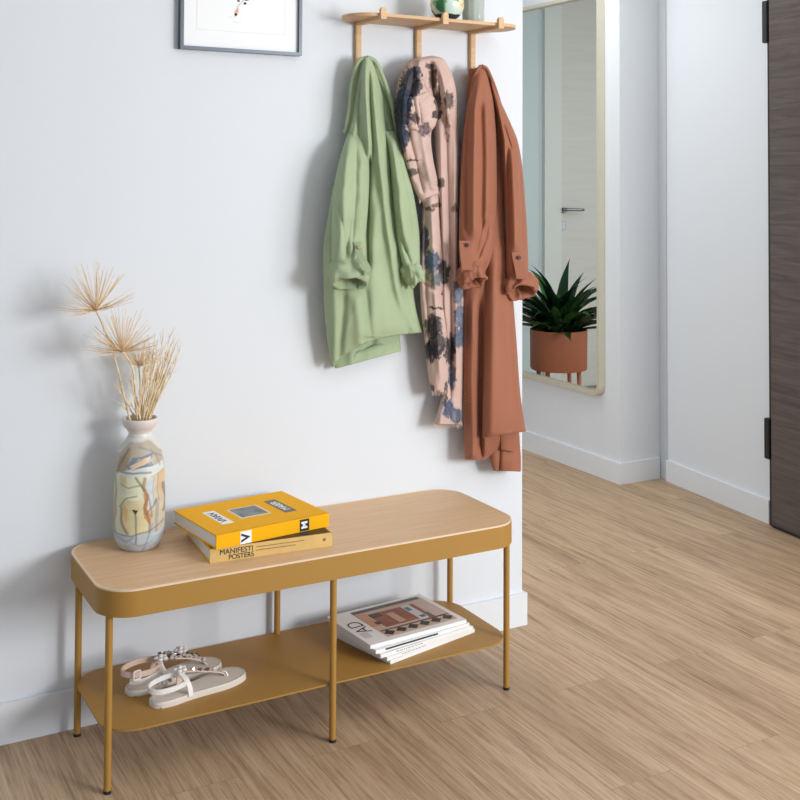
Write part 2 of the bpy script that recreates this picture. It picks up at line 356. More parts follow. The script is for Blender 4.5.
# ------------------------------------------------------------------ vase with painted glaze
VC = Vector((-0.398, -0.100, TOP))
def vprof(Y):   # crop row -> half width in crop pixels
    T = [(52, 90), (60, 93), (75, 92), (95, 84), (112, 68), (130, 59), (150, 64), (190, 92), (240, 115), (300, 126), (360, 132), (480, 134), (600, 133), (660, 131), (700, 124), (730, 110), (745, 98), (752, 88)]
    for (a, ra), (b, rb) in zip(T, T[1:]):
        if a <= Y <= b:
            t = (Y-a)/(b-a); return ra+(rb-ra)*t
    return T[-1][1]
PXM = 395.0*5.33
VH = (752-52)/PXM*0.962
ZY = lambda Y: (752-Y)/(752-52)*VH
CAMA = math.atan2(CY-VC.y, CX-VC.x)
polys = [([(96, 165), (275, 165), (330, 260), (330, 330), (30, 330), (40, 235)], (188, 176, 158)),
 ([(60, 240), (100, 190), (120, 200), (100, 330), (50, 330)], (178, 158, 128)),
 ([(100, 295), (130, 245), (245, 222), (248, 245), (170, 260), (120, 310)], (132, 148, 160)),
 ([(120, 292), (165, 250), (240, 236), (205, 280), (140, 308)], (225, 198, 164)),
 ([(120, 318), (240, 262), (256, 290), (190, 325)], (124, 134, 144)),
 ([(30, 330), (232, 330), (232, 348), (205, 385), (190, 650), (30, 645)], (218, 218, 186)),
 ([(232, 330), (320, 320), (325, 600), (280, 645), (235, 645)], (208, 194, 170)),
 ([(60, 322), (305, 275), (308, 315), (200, 345), (62, 345)], (214, 220, 216)),
 ([(110, 350), (180, 362), (190, 440), (150, 480), (118, 440)], (226, 226, 196)),
 ([(222, 350), (248, 350), (248, 530), (222, 500)], (198, 210, 216)),
 ([(272, 330), (305, 315), (302, 400), (285, 475), (278, 400)], (216, 184, 142)),
 ([(88, 500), (120, 458), (190, 468), (217, 540), (228, 645), (110, 645), (82, 560)], (222, 208, 164)),
 ([(193, 405), (217, 435), (217, 510), (243, 560), (234, 602), (203, 560)], (204, 152, 96)),
 ([(98, 470), (125, 520), (117, 590), (98, 540)], (226, 190, 132)),
 ([(70, 345), (110, 345), (118, 380), (85, 370)], (222, 200, 150)),
 ([(0, 648), (400, 640), (400, 760), (0, 760)], (194, 200, 204)),
 ([(60, 655), (120, 650), (130, 700), (70, 700)], (190, 203, 212)),
 ([(210, 650), (300, 640), (280, 700), (200, 720)], (196, 208, 214)),
 ([(143, 512), (172, 512), (158, 542)], (52, 46, 44))]
strokes = [([(45, 335), (60, 420), (52, 560), (58, 640)], 6, (150, 140, 118)), ([(205, 350), (196, 390), (214, 440), (204, 500), (232, 590), (228, 640)], 6, (132, 104, 78)), ([(90, 505), (86, 560), (112, 640)], 6, (134, 116, 92)), ([(260, 480), (268, 560), (262, 640)], 7, (150, 148, 146)), ([(170, 190), (240, 210), (296, 250)], 5, (140, 142, 146)), ([(60, 660), (110, 690), (140, 660)], 5, (150, 160, 168)), ([(130, 690), (180, 715), (250, 690)], 5, (160, 170, 176)), ([(215, 540), (244, 505), (262, 470)], 5, (120, 112, 104)), ([(165, 350), (185, 385), (198, 410)], 5, (96, 70, 50)), ([(82, 500), (115, 455), (165, 440)], 4, (120, 105, 90)), ([(158, 525), (155, 695)], 5, (88, 98, 106)),
 ([(302, 400), (308, 470), (300, 545)], 7, (80, 88, 98)), ([(240, 600), (200, 745)], 6, (140, 158, 172)), ([(46, 645), (130, 655), (220, 635), (305, 595)], 4, (110, 104, 96)),
 ([(70, 320), (150, 330), (235, 318)], 5, (110, 92, 84)), ([(85, 380), (130, 400), (190, 385)], 4, (150, 130, 104)), ([(245, 345), (246, 640)], 3, (166, 160, 150)), ([(100, 200), (70, 280), (58, 330)], 5, (120, 108, 98)),
 ([(130, 280), (200, 240), (255, 225)], 4, (116, 126, 134)), ([(140, 312), (240, 278)], 3, (98, 104, 112)), ([(217, 440), (230, 500), (245, 560)], 4, (150, 110, 70)), ([(250, 200), (285, 290)], 4, (160, 140, 120)), ([(40, 345), (45, 640)], 4, (190, 150, 96)), ([(270, 330), (275, 480)], 3, (150, 120, 90))]
def inpoly(x, y, P):
    c = False; j = len(P)-1
    for i in range(len(P)):
        if (P[i][1] > y) != (P[j][1] > y) and x < (P[j][0]-P[i][0])*(y-P[i][1])/(P[j][1]-P[i][1])+P[i][0]: c = not c
        j = i
    return c
def segd(x, y, a, b):
    dx, dy = b[0]-a[0], b[1]-a[1]; t = max(0, min(1, ((x-a[0])*dx+(y-a[1])*dy)/(dx*dx+dy*dy))); return math.hypot(x-a[0]-t*dx, y-a[1]-t*dy)
def vpaint(th, Y):
    X = 178+133*(math.sin(th) if abs(th) <= PI/2 else math.copysign(2-abs(math.sin(th)), th)*0.999)
    if abs(th) > PI/2: X = 178 + 133*math.sin(PI-th)
    wob = 12*noise.noise(Vector((X*0.011, Y*0.011, 1.3))); X += wob; Yq = Y+11*noise.noise(Vector((X*0.011, Y*0.011, 7.7)))
    col = lin((224, 218, 211))
    if Yq < 148: return col
    c = (214, 209, 198)
    for P, k in polys:
        if inpoly(X, Yq, P): c = k
    c = lin(c); t = noise.noise(Vector((X*0.015, Yq*0.03, 3.1)))*0.10
    c = tuple(max(0, min(1, q*(1+t))) for q in c)
    for S, wd, k in strokes:
        d = min(segd(X, Yq, a, b) for a, b in zip(S, S[1:]))
        wd *= 1.45
        if d < wd:
            f = min(1, (wd-d)/4)*0.62; kk = lin(k); c = tuple(a*(1-f)+b*f for a, b in zip(c, kk))
    if Yq < 175: 
        f = (175-Yq)/27; c = tuple(a*(1-f)+b*f for a, b in zip(c, col))
    return c
vase = thing('vase', 'tall bottle-shaped ceramic vase with abstract painted glaze on the bench top', 'vase', VC)
NA, NH = 220, 230
vme = bpy.data.meshes.new('body'); V, Fc, Cc = [], [], []
for j in range(NH+1):
    Y = 752-(752-118)*j/NH; r = vprof(Y)/PXM
    for k in range(NA):
        a = CAMA+2*PI*k/NA; th = (2*PI*k/NA+PI) % (2*PI)-PI
        V.append((r*math.cos(a), r*math.sin(a), ZY(Y))); Cc.append(vpaint(th, Y))
for j in range(NH):
    for k in range(NA): Fc.append((j*NA+k, j*NA+(k+1) % NA, (j+1)*NA+(k+1) % NA, (j+1)*NA+k))
Fc.append(tuple(range(NA-1, -1, -1)))
vme.from_pydata(V, [], Fc)
ca = vme.color_attributes.new('paint', 'FLOAT_COLOR', 'POINT')
for i, c in enumerate(Cc): ca.data[i].color = (*c, 1)
link('body', vme, vcmat('painted_glaze', 0.38, 0.4), vase, smooth=True)
bm = bmesh.new()
pr = [(vprof(Y)/PXM, ZY(Y)) for Y in (119, 112, 104, 95, 85, 75, 66, 60, 56, 52)]
pr += [(0.0395, VH+0.0005), (0.0385, VH-0.003), (0.037, VH-0.012), (0.030, VH-0.026), (0.024, VH-0.04), (0.023, VH-0.16)]
lathe(bm, pr, 64); bmr = obj('rim', bm, [mat('vase_bisque', (222, 212, 204), 0.55)], vase, smooth=True)
bm = bmesh.new(); lathe(bm, [(0.0365, VH-0.0125), (0.030, VH-0.0255), (0.0245, VH-0.039), (0.0225, VH-0.06), (0, VH-0.062)], 48); obj('mouth_glaze', bm, mat('brown_glaze', (74, 52, 40), 0.4), vase, smooth=True)

# ------------------------------------------------------------------ dried stems in the vase
M_straw = mat('dry_straw', (232, 208, 168), 0.7, var=0.25, vscale=60)
M_straw2 = mat('dry_umbel', (230, 202, 164), 0.7, var=0.2, vscale=60)
M_seed = mat('dry_seed', (96, 70, 48), 0.8)
MOUTH = VC+Vector((0, 0, VH))
YB = VC.y
def umbel(pts, rays, R, label, depth, cone=(0.15, 1.45), seed=1, tilt=(0, 0)):
    rnd = random.Random(seed)
    P = [oy(u, v, YB+d) for u, v, d in pts]
    root = Vector((VC.x+0.008*(seed-1), VC.y+0.006*seed-0.01, VC.z+VH-0.1))
    t = thing('dried_umbel', label, 'dried flower', root, group='dried umbels in the vase')
    bm = bmesh.new(); sp = spline([root]+P, 8); tube(bm, [p-root for p in sp], [0.0028-0.0008*i/len(sp) for i in range(len(sp))], 8); obj('stem', bm, M_straw, t, smooth=True)
    hub = P[-1]-root
    ax = Vector((tilt[0], -0.15, 1+tilt[1])).normalized(); e1 = ax.orthogonal().normalized(); e2 = ax.cross(e1)
    bm = bmesh.new()
    for i in range(rays):
        th = cone[0]+(cone[1]-cone[0])*rnd.random()**0.6; ph = rnd.uniform(0, 2*PI)
        d = ax*math.cos(th)+(e1*math.cos(ph)+e2*math.sin(ph))*math.sin(th)
        L_ = R*rnd.uniform(0.78, 1.1)*(1.12-0.25*math.sin(th)); sag = Vector((0, 0, 1))*(0.10*R*math.sin(th))
        tube(bm, [hub, hub+d*L_*0.5+sag*0.0, hub+d*L_+sag*rnd.uniform(.1, 1.2)], [0.0011, 0.0008, 0.0006], 4)
    obj('ray_cluster', bm, M_straw2, t)
    bm = bmesh.new(); bmesh.ops.create_icosphere(bm, subdivisions=2, radius=0.005, matrix=Matrix.Translation(hub)); obj('hub', bm, M_straw2, t, smooth=True)
umbel([(128, 412, 0), (113, 352, -0.01), (96, 310, -0.02)], 95, 0.108, 'tallest dried umbel with fine straw rays, at upper left of the vase', 0, (0.03, 1.55), 1, (-0.17, 0))
umbel([(136, 410, 0), (133, 370, -0.02), (122, 351, -0.045)], 95, 0.103, 'middle dried umbel leaning left, just below the tallest one', 0, (0.03, 1.55), 2, (-0.13, 0))
umbel([(141, 412, 0), (140, 385, 0.01), (139, 366, 0.02)], 60, 0.07, 'lowest dried umbel, half hidden among straws above the vase mouth', 0, (0.1, 1.3), 3, (0.15, 0))
rs = random.Random(5)
tips = [(150, 345), (157, 352), (163, 338), (170, 335), (176, 343), (166, 360), (158, 372), (173, 352), (152, 366), (146, 380), (162, 388), (170, 372), (133, 388), (126, 395), (116, 385), (120, 404), (148, 352), (155, 333), (141, 392), (152, 384), (159, 395), (130, 376), (144, 366), (178, 358), (137, 398), (164, 347), (174, 338), (180, 350), (171, 344), (161, 360), (168, 352), (155, 345), (150, 356), (160, 372), (147, 372), (144, 352), (165, 380), (172, 362)]
for i, (u, v) in enumerate(tips):
    a = rs.uniform(-1, 1); dm = rs.uniform(-0.035, 0.03)
    root = Vector((VC.x+a*0.014+(u-140)*0.0003, VC.y+rs.uniform(-.014, .014), VC.z+VH-0.08)); mid = MOUTH+Vector(((u-140)*0.00055, rs.uniform(-.018, .018), 0.0))
    tip = oy(u, v, YB+dm)
    bm = bmesh.new(); pts = spline([root, mid, mid.lerp(tip, .6)+Vector((rs.uniform(-.004, .004), 0, 0)), tip], 5)
    tube(bm, [p-root for p in pts], [0.0019-0.0013*k/len(pts) for k in range(len(pts))], 5)
    d = (tip-mid).normalized()
    for k in range(rs.randint(4, 8)):                                     # awns of the dry ear
        f = rs.uniform(0.45, 1.0); b0 = mid.lerp(tip, f)
        dd = (d+Vector((rs.uniform(-.45, .45), rs.uniform(-.4, .4), rs.uniform(-.1, .3)))).normalized()
        tube(bm, [b0-root, b0+dd*rs.uniform(0.015, 0.045)-root], [0.0008, 0.0004], 4)
    o = obj('dry_grass_stalk', bm, M_straw, None, loc=root)
    tag(o, 'thin dry grass stalk fanning out of the painted vase mouth', 'dried grass', 'dry grass stalks in the vase')

# ------------------------------------------------------------------ books on the bench
M_yellow = mat('yellow_cloth_cover', (246, 178, 8), 0.6, bump=0.05, bscale=800, spec=0.15)
M_yellow2 = mat('yellow_page_edge', (224, 172, 52), 0.6)
M_tan = mat('tan_spine', (218, 182, 112), 0.5, var=0.06, vscale=30)
M_darkbrown = mat('dark_brown_cover', (62, 48, 40), 0.5, var=0.2, vscale=20)
M_ink = mat('black_ink', (28, 28, 34), 0.6)
M_grey_label = mat('grey_label', (112, 108, 98), 0.6)
M_photo = mat('grey_photo', (120, 124, 128), 0.5, var=0.5, vscale=25)
def book(name, label, fl, fr, L_, D__, T_, z, mcover, mspine, mpage, group=None, coverover=0.003):
    ang = math.atan2(fr.y-fl.y, fr.x-fl.x)
    t = thing(name, label, 'book', (fl.x, fl.y, z), ang, group)
    ct = 0.0028
    bm = bmesh.new()
    box(bm, 0, L_, 0, D__, 0, ct); box(bm, 0, L_, 0, D__, T_-ct, T_)
    obj('cover', bm, mcover, t)
    bm = bmesh.new(); box(bm, 0, L_, -0.0015, ct, 0, T_, None, 0.0008); obj('spine', bm, mspine, t)
    bm = bmesh.new(); box(bm, coverover, L_-coverover, ct, D__-coverover, ct, T_-ct); obj('page_block', bm, mpage, t)
    return t
fl, fr = oz(209.5, 563.5, TOP), oz(332, 546, TOP)
TBK = 0.034
b1 = book('book', 'tan-spined poster book with dark cover, lower book on the bench top', fl, fr, (fr-fl).length, 0.232, TBK, TOP, M_yellow2, M_tan, M_paper, 'books on the bench')
Lb = (fr-fl).length
SPM = lambda x, z: Matrix.Translation((x, -0.0019, z)) @ Matrix.Rotation(PI/2, 4, 'X')
text('title_text', 'MANIFESTI', 0.0180, M_ink, SPM(0.066, 0.0225), b1, 0.0003, 0.98)
text('title_text', 'POSTERS', 0.0165, M_ink, SPM(0.078, 0.0085), b1, 0.0003, 0.98, offset=0.0001)
M_finetext = mat('brown_fine_print', (140, 108, 60), 0.6)
bm = bmesh.new()
rr_ = random.Random(3)
for zz, x0, x1 in ((0.0245, 0.115, 0.235), (0.0165, 0.115, 0.215)):
    x = x0
    while x < x1:
        l_ = rr_.uniform(0.002, 0.006); box(bm, x, x+l_, -0.0022, -0.0015, zz-0.0009, zz+0.0009); x += l_+0.0014
obj('fine_print', bm, M_finetext, b1)
bm = bmesh.new(); tube(bm, [(0.292, -0.0015, 0.019), (0.292, -0.0023, 0.019)], 0.004, 16); obj('publisher_mark', bm, M_finetext, b1)
bm = bmesh.new(); box(bm, 0.004, Lb-0.004, 0.003, 0.228, TBK-0.0004, TBK+0.0003); obj('cover_print', bm, M_darkbrown, b1)
zt = TOP+TBK+0.0008
fl, fr = oz(217, 549.5, zt), oz(330, 527, zt)
fl = fl + (fl-fr).normalized()*0.003
L2 = (fr-fl).length; T2 = 0.034; D2 = 0.244
fr = fl + Matrix.Rotation(math.radians(1.2), 3, 'Z') @ (fr-fl)
b2 = book('book', 'thick yellow photography book with white and grey labels, on top of the tan book', fl, fr, L2, D2, T2, zt, M_yellow, M_yellow, M_paper, 'books on the bench')
FLAT = lambda x, y, rot: Matrix.Translation((x, y, T2+0.0007)) @ Matrix.Rotation(rot, 4, 'Z')
def patch(name, x0, x1, y0, y1, m, parent, z=T2, h=0.0005):
    bm = bmesh.new(); box(bm, x0, x1, y0, y1, z-0.0002, z+h); return obj(name, bm, m, parent)
patch('title_label', 0.050, 0.082, 0.066, 0.182, M_white, b2)
text('title_text', 'VIVIAN', 0.0275, M_ink, FLAT(0.066, 0.124, PI/2), b2, 0.0002, 0.98, offset=0.0002)
patch('name_label', 0.226, 0.260, 0.064, 0.182, M_grey_label, b2)
text('name_text', 'MAIER', 0.029, M_white, FLAT(0.243, 0.123, PI/2), b2, 0.0002, 1.0, offset=0.0002)
patch('photo_border', 0.110, 0.196, 0.082, 0.168, mat('cream_border', (228, 214, 188), 0.6), b2)
patch('cover_photo', 0.116, 0.190, 0.088, 0.162, M_photo, b2, T2, 0.0008)
bm = bmesh.new(); box(bm, 0.064, 0.094, -0.0023, -0.0012, 0.001, T2-0.003); obj('spine_label', bm, M_white, b2)
text('spine_letter', 'V', 0.030, M_ink, Matrix.Translation((0.079, -0.0026, T2/2-0.001)) @ Matrix.Rotation(PI/2, 4, 'X') @ Matrix.Rotation(PI/2, 4, 'Z'), b2, 0.0003, 1.0, offset=0.0012)
bm = bmesh.new(); box(bm, 0.230, 0.257, -0.0023, -0.0012, 0.002, T2-0.003); obj('spine_label', bm, M_ink, b2)
text('spine_letter', 'M', 0.024, M_white, Matrix.Translation((0.2435, -0.0026, T2/2)) @ Matrix.Rotation(PI/2, 4, 'X') @ Matrix.Rotation(PI/2, 4, 'Z'), b2, 0.0003, 1.0, offset=0.0008)

# ------------------------------------------------------------------ magazines on the shelf
M_magpage = mat('magazine_pages', (240, 238, 235), 0.7, var=0.05, vscale=3, stretch=(1, 1, 600))
M_magcover = mat('white_gloss_cover', (243, 242, 240), 0.35)
M_spread = mat('dark_spine_print', (52, 52, 56), 0.5)
mags = [(0.186, -0.343, 13.0), (0.177, -0.343, 12.0), (0.160, -0.340, 8.5), (0.150, -0.332, 7.0), (0.141, -0.319, 5.0)]
mlab = ['white magazine at the very bottom of the stack on the lower shelf', 'white magazine second from the bottom of the stack', 'white magazine in the middle of the stack on the shelf',
        'white magazine with a dark spine line, just under the top magazine', 'white magazine with brown interior photo on its cover, topmost of the stack']
ML, MW, MT = 0.307, 0.222, 0.0094
for i, (mx_, my_, ma) in enumerate(mags):
    z = SHF+0.0003+i*(MT+0.0003)
    t = thing('magazine', mlab[i], 'magazine', (mx_, my_, z), math.radians(ma), 'stacked magazines on the shelf')
    bm = bmesh.new(); box(bm, 0.0008, ML-0.0008, 0.001, MW-0.001, 0.0005, MT-0.0005); obj('pages', bm, M_magpage, t)
    bm = bmesh.new(); box(bm, 0, ML, 0, MW, 0, 0.0006); box(bm, 0, ML, 0, MW, MT-0.0006, MT); box(bm, 0, ML, -0.0008, 0.0006, 0, MT); obj('cover', bm, M_magcover, t)
    if i == 3: bm = bmesh.new(); box(bm, 0.03, 0.2, -0.0014, -0.0006, 0.003, 0.0075); obj('spine_print', bm, M_spread, t)
    if i in (1, 2):
        bm = bmesh.new(); rr_ = random.Random(i); x = 0.05
        while x < 0.13:
            l_ = rr_.uniform(.004, .009); box(bm, x, x+l_, -0.0013, -0.0006, 0.004, 0.0062); x += l_+0.003
        obj('spine_print', bm, mat('grey_print', (170, 168, 166), 0.6), t)
top = t
PZ = MT
def P(name, x0, x1, y0, y1, col, h, var=0.0, vscale=20, parent=None):
    return patch(name, x0, x1, y0, y1, mat(name, col, 0.4, var=var, vscale=vscale), parent or top, PZ, h)
pic = P('cover_picture', 0.066, 0.292, 0.018, 0.208, (205, 178, 158), 0.0003)
P('picture_ceiling', 0.066, 0.285, 0.190, 0.208, (84, 80, 76), 0.0005, 0.3, 90, pic)
P('picture_left_wall', 0.066, 0.095, 0.090, 0.186, (205, 150, 112), 0.0005, 0.08, 20, pic)
P('picture_back_wall', 0.098, 0.246, 0.074, 0.170, (150, 84, 52), 0.0005, 0.3, 45, pic)
P('picture_dark_edge', 0.098, 0.132, 0.142, 0.170, (70, 48, 38), 0.0007, 0.2, 60, pic)
P('picture_dark_edge', 0.086, 0.102, 0.100, 0.118, (52, 40, 36), 0.0008, 0.2, 60, pic)
P('picture_shelf', 0.145, 0.168, 0.082, 0.150, (206, 168, 140), 0.0007, 0.1, 40, pic)
P('picture_right_wall', 0.250, 0.288, 0.050, 0.184, (212, 190, 174), 0.0006, 0.08, 20, pic)
P('picture_brown_wall', 0.232, 0.250, 0.050, 0.100, (120, 84, 66), 0.0007, 0.08, 20, pic)
P('picture_panel', 0.205, 0.233, 0.070, 0.170, (214, 214, 214), 0.0008, 0.03, 20, pic)
P('picture_blue', 0.208, 0.222, 0.132, 0.158, (84, 112, 150), 0.0010, 0.3, 60, pic)
P('picture_blue', 0.214, 0.230, 0.076, 0.092, (70, 100, 140), 0.0010, 0.3, 60, pic)
P('picture_rail', 0.070, 0.290, 0.056, 0.062, (74, 58, 48), 0.0006, 0.1, 20, pic)
bm = bmesh.new()
for k in range(6):
    cx_ = 0.086+k*0.0375; prism(bm, [(cx_-0.017, 0.040), (cx_, 0.024), (cx_+0.017, 0.040), (cx_, 0.057)], PZ, PZ+0.0009)
obj('picture_vases', bm, mat('picture_black', (34, 30, 28), 0.4), pic)
text('cover_title', 'AD', 0.060, M_ink, Matrix.Translation((0.036, 0.112, PZ+0.0006)) @ Matrix.Rotation(PI/2, 4, 'Z'), top, 0.0003, 0.95, offset=-0.0012)
bm = bmesh.new()
for k in range(4): box(bm, 0.014+k*0.006, 0.016+k*0.006, 0.040, 0.076, PZ, PZ+0.0005)
obj('small_print', bm, mat('light_print', (190, 188, 186), 0.6), top)

# ------------------------------------------------------------------ sandals
M_sole = mat('sandal_sole', (224, 213, 200), 0.6)
M_footbed = mat('ivory_footbed', (228, 220, 209), 0.5, var=0.04, vscale=30)
M_strap = mat('white_strap', (238, 234, 230), 0.4)
M_blush = mat('blush_strap', (216, 188, 172), 0.45)
M_gem = mat('clear_gem', (214, 206, 200), 0.15, 0.3, spec=0.8)
M_gem2 = mat('dark_gem', (92, 82, 80), 0.2, 0.3, spec=0.8)
def sole_outline(side, n=6):
    # x: heel 0 -> toe 0.262; side=+1 : inner edge at +y
    up = [(0.0, 0.0), (0.012, 0.024), (0.045, 0.031), (0.09, 0.025), (0.14, 0.028), (0.19, 0.040), (0.225, 0.041), (0.25, 0.028), (0.262, 0.004)]
    lo = [(0.252, -0.022), (0.225, -0.036), (0.185, -0.041), (0.14, -0.036), (0.09, -0.031), (0.045, -0.031), (0.012, -0.022)]
    return [(p.x, p.y*side) for p in spline([(x, y, 0) for x, y in up+lo], n, True)]
def sandal(heel, toe, side, label, zoff=0):
    a = math.atan2(toe.y-heel.y, toe.x-heel.x)
    t = thing('sandal', label, 'sandal', (heel.x, heel.y, SHF+zoff), a, 'pair of sandals on the lower shelf')
    ol = sole_outline(side)
    bm = bmesh.new(); fs = prism(bm, ol, 0.0003, 0.010); bmesh.ops.bevel(bm, geom=list(fs[0].edges), offset=0.003, segments=2, affect='EDGES'); flatnormals(obj('sole', bm, M_sole, t))
    bm = bmesh.new(); fs = prism(bm, [(0.131+(x-0.131)*0.985, y*0.96) for x, y in ol], 0.010, 0.0145); bmesh.ops.bevel(bm, geom=list(fs[1].edges), offset=0.0022, segments=2, affect='EDGES'); flatnormals(obj('footbed', bm, M_footbed, t))
    bm = bmesh.new(); q = [(0.131+(x-0.131)*0.955, y*0.88) for x, y in ol]; tube(bm, [(x, y, 0.0145) for x, y in q]+[(q[0][0], q[0][1], 0.0145)], 0.0007, 5); obj('welt_stitching', bm, mat('stitch', (178, 164, 150), 0.7), t)
    return t
def strap(t, pts, w_, m, side_dir, name='strap', n=6, th=0.0022):
    bm = bmesh.new(); ribbon(bm, spline(pts, n), w_, th, side=side_dir); return obj(name, bm, m, t)
h1, t1 = oz(150.5, 703, SHF+0.01), oz(246, 670, SHF+0.01)
h2, t2 = oz(126, 691, SHF+0.01), oz(222, 659, SHF+0.01)
# front sandal (left foot is further back); straps arch over the foot
s1 = sandal(h1, t1, 1, 'front ivory thong sandal of the pair, nearest the shelf edge')
strap(s1, [(0.090, -0.031, 0.010), (0.088, -0.028, 0.030), (0.084, -0.018, 0.046), (0.082, 0.000, 0.054), (0.086, 0.012, 0.054)], 0.014, M_strap, (1, 0.2, 0), th=0.003)
strap(s1, [(0.092, 0.028, 0.010), (0.092, 0.026, 0.034), (0.088, 0.014, 0.052)], 0.014, M_blush, (1, 0, 0), th=0.003)
strap(s1, [(0.088, 0.010, 0.054), (0.125, 0.012, 0.046), (0.165, 0.010, 0.034), (0.195, 0.004, 0.024), (0.206, 0.000, 0.013)], 0.012, M_blush, (0, 1, 0), 'instep_strap', th=0.003)
strap(s1, [(0.203, 0.006, 0.024), (0.207, 0.002, 0.022), (0.210, -0.002, 0.013)], 0.010, M_strap, (0, 1, 0), 'toe_post', th=0.003)
strap(s1, [(0.084, 0.014, 0.052), (0.050, 0.026, 0.046), (0.012, 0.022, 0.042), (-0.004, 0.000, 0.040), (0.012, -0.020, 0.038), (0.048, -0.026, 0.038), (0.080, -0.024, 0.040)], 0.012, M_strap, (0, 0, 1), 'ankle_strap', th=0.003)
# rear sandal with jewelled instep
s2 = sandal(h2, t2, -1, 'rear jewelled thong sandal of the pair, nearer the wall')
strap(s2, [(0.090, -0.028, 0.010), (0.088, -0.026, 0.036), (0.084, -0.016, 0.052), (0.090, 0.000, 0.058)], 0.014, M_strap, (1, 0.2, 0), th=0.003)
strap(s2, [(0.085, 0.030, 0.010), (0.088, 0.026, 0.040), (0.094, 0.010, 0.058)], 0.014, M_blush, (1, 0, 0), th=0.003)
strap(s2, [(0.086, 0.000, 0.060), (0.125, 0.000, 0.058), (0.165, -0.001, 0.047), (0.200, -0.002, 0.030), (0.220, -0.003, 0.013)], [0.024]*6+[0.042]*6+[0.042]*6+[0.020]*7, M_blush, (0, 1, 0), 'instep_strap', th=0.003)
strap(s2, [(0.088, 0.014, 0.058), (0.050, 0.028, 0.058), (0.010, 0.024, 0.056), (-0.012, 0.000, 0.056), (0.006, -0.026, 0.054), (0.048, -0.030, 0.052), (0.084, -0.018, 0.052)], 0.013, M_blush, (0, 0, 1), 'ankle_strap', th=0.003)
strap(s2, [(0.000, -0.018, 0.038), (0.02, -0.034, 0.037), (0.055, -0.034, 0.040), (0.086, -0.024, 0.044)], 0.013, M_strap, (0, 0, 1), 'ankle_strap', th=0.003)
strap(s2, [(0.078, -0.028, 0.042), (0.098, -0.032, 0.030), (0.112, -0.030, 0.012)], 0.012, M_strap, (0.3, 1, 0.4), th=0.003)
bm = bmesh.new(); bk = rrect(-0.009, 0.009, -0.010, 0.010, 0.003, 3)
tube(bm, [(0.012+x, -0.031, 0.054+y) for x, y in bk]+[(0.012+bk[0][0], -0.031, 0.054+bk[0][1])], 0.002, 6); obj('buckle', bm, M_strap, s2)
def gems(st, x0, x1, zf, rows_, n, seed, y0=0.0):
    rg = random.Random(seed)
    for q in range(n):
        x = x0+(x1-x0)*q/(n-1)
        for r in rows_:
            rad = rg.uniform(0.0055, 0.0080); y = y0+r+rg.uniform(-.002, .002)
            bm = bmesh.new(); bmesh.ops.create_icosphere(bm, subdivisions=1, radius=rad, matrix=Matrix.Translation((x+rg.uniform(-.003, .003), y, zf(x)+rg.uniform(0, .003))) @ Matrix.Rotation(rg.uniform(0, 3), 4, 'X') @ Matrix.Diagonal((1, 1, 0.7, 1)))
            k = rg.random(); obj('gemstone', bm, M_gem if k < 0.62 else M_gem2, st)
zin = lambda x: 0.061-0.0*(x) if x < 0.125 else 0.060-(x-0.125)*0.36
gems(s2, 0.100, 0.205, zin, (-0.016, -0.005, 0.006, 0.016), 9, 9)
gems(s1, 0.100, 0.180, lambda x: 0.053-(x-0.1)*0.26, (0.004,), 5, 4, 0.006)
def flower(st, c, r):
    bm = bmesh.new()
    for k in range(5):
        a = 2*PI*k/5+0.3; bmesh.ops.create_icosphere(bm, subdivisions=2, radius=r*0.62, matrix=Matrix.Translation((c[0]+r*math.cos(a), c[1]+r*math.sin(a), c[2])) @ Matrix.Diagonal((1, 1, 0.6, 1)))
    bmesh.ops.create_icosphere(bm, subdivisions=2, radius=r*0.5, matrix=Matrix.Translation((c[0], c[1], c[2]+r*0.3))); obj('flower_ornament', bm, M_strap, st, smooth=True)
flower(s2, (0.150, 0.002, 0.066), 0.011); flower(s2, (0.090, -0.006, 0.066), 0.011); flower(s1, (0.084, 0.010, 0.062), 0.011)

# ------------------------------------------------------------------ framed picture
PX0, PX1, PZ0, PZ1 = -0.279, 0.071, 1.719, 2.20
pf = thing('picture_frame', 'slate metal framed botanical drawing hanging on the white wall, cut by the top edge', 'picture', (0, 0, PZ0))
M_slate = mat('slate_metal', (84, 92, 102), 0.35, 0.3)
bm = bmesh.new()
for x0, x1, z0, z1 in ((PX0, PX0+0.009, 0, PZ1-PZ0), (PX1-0.009, PX1, 0, PZ1-PZ0), (PX0+0.009, PX1-0.009, 0, 0.009), (PX0+0.009, PX1-0.009, PZ1-PZ0-0.009, PZ1-PZ0)): box(bm, x0, x1, -0.022, -0.0005, z0, z1)
obj('frame', bm, M_slate, pf)
bm = bmesh.new(); box(bm, PX0+0.009, PX1-0.009, -0.012, -0.001, 0.009, PZ1-PZ0-0.009); obj('mat_board', bm, M_white, pf)
bm = bmesh.new()
for x0, x1, z0, z1 in ((-0.232, -0.2305, 0.055, 0.43), (0.0225, 0.024, 0.055, 0.43), (-0.232, 0.024, 0.055, 0.0562), (-0.232, 0.024, 0.43, 0.4312)): box(bm, x0, x1, -0.0124, -0.0119, z0, z1)
obj('mat_bevel', bm, mat('bevel_line', (226, 224, 222), 0.7), pf)
art = thing('tmp', '', '', (0, 0, 0)); COL.objects.unlink(art); bpy.data.objects.remove(art)
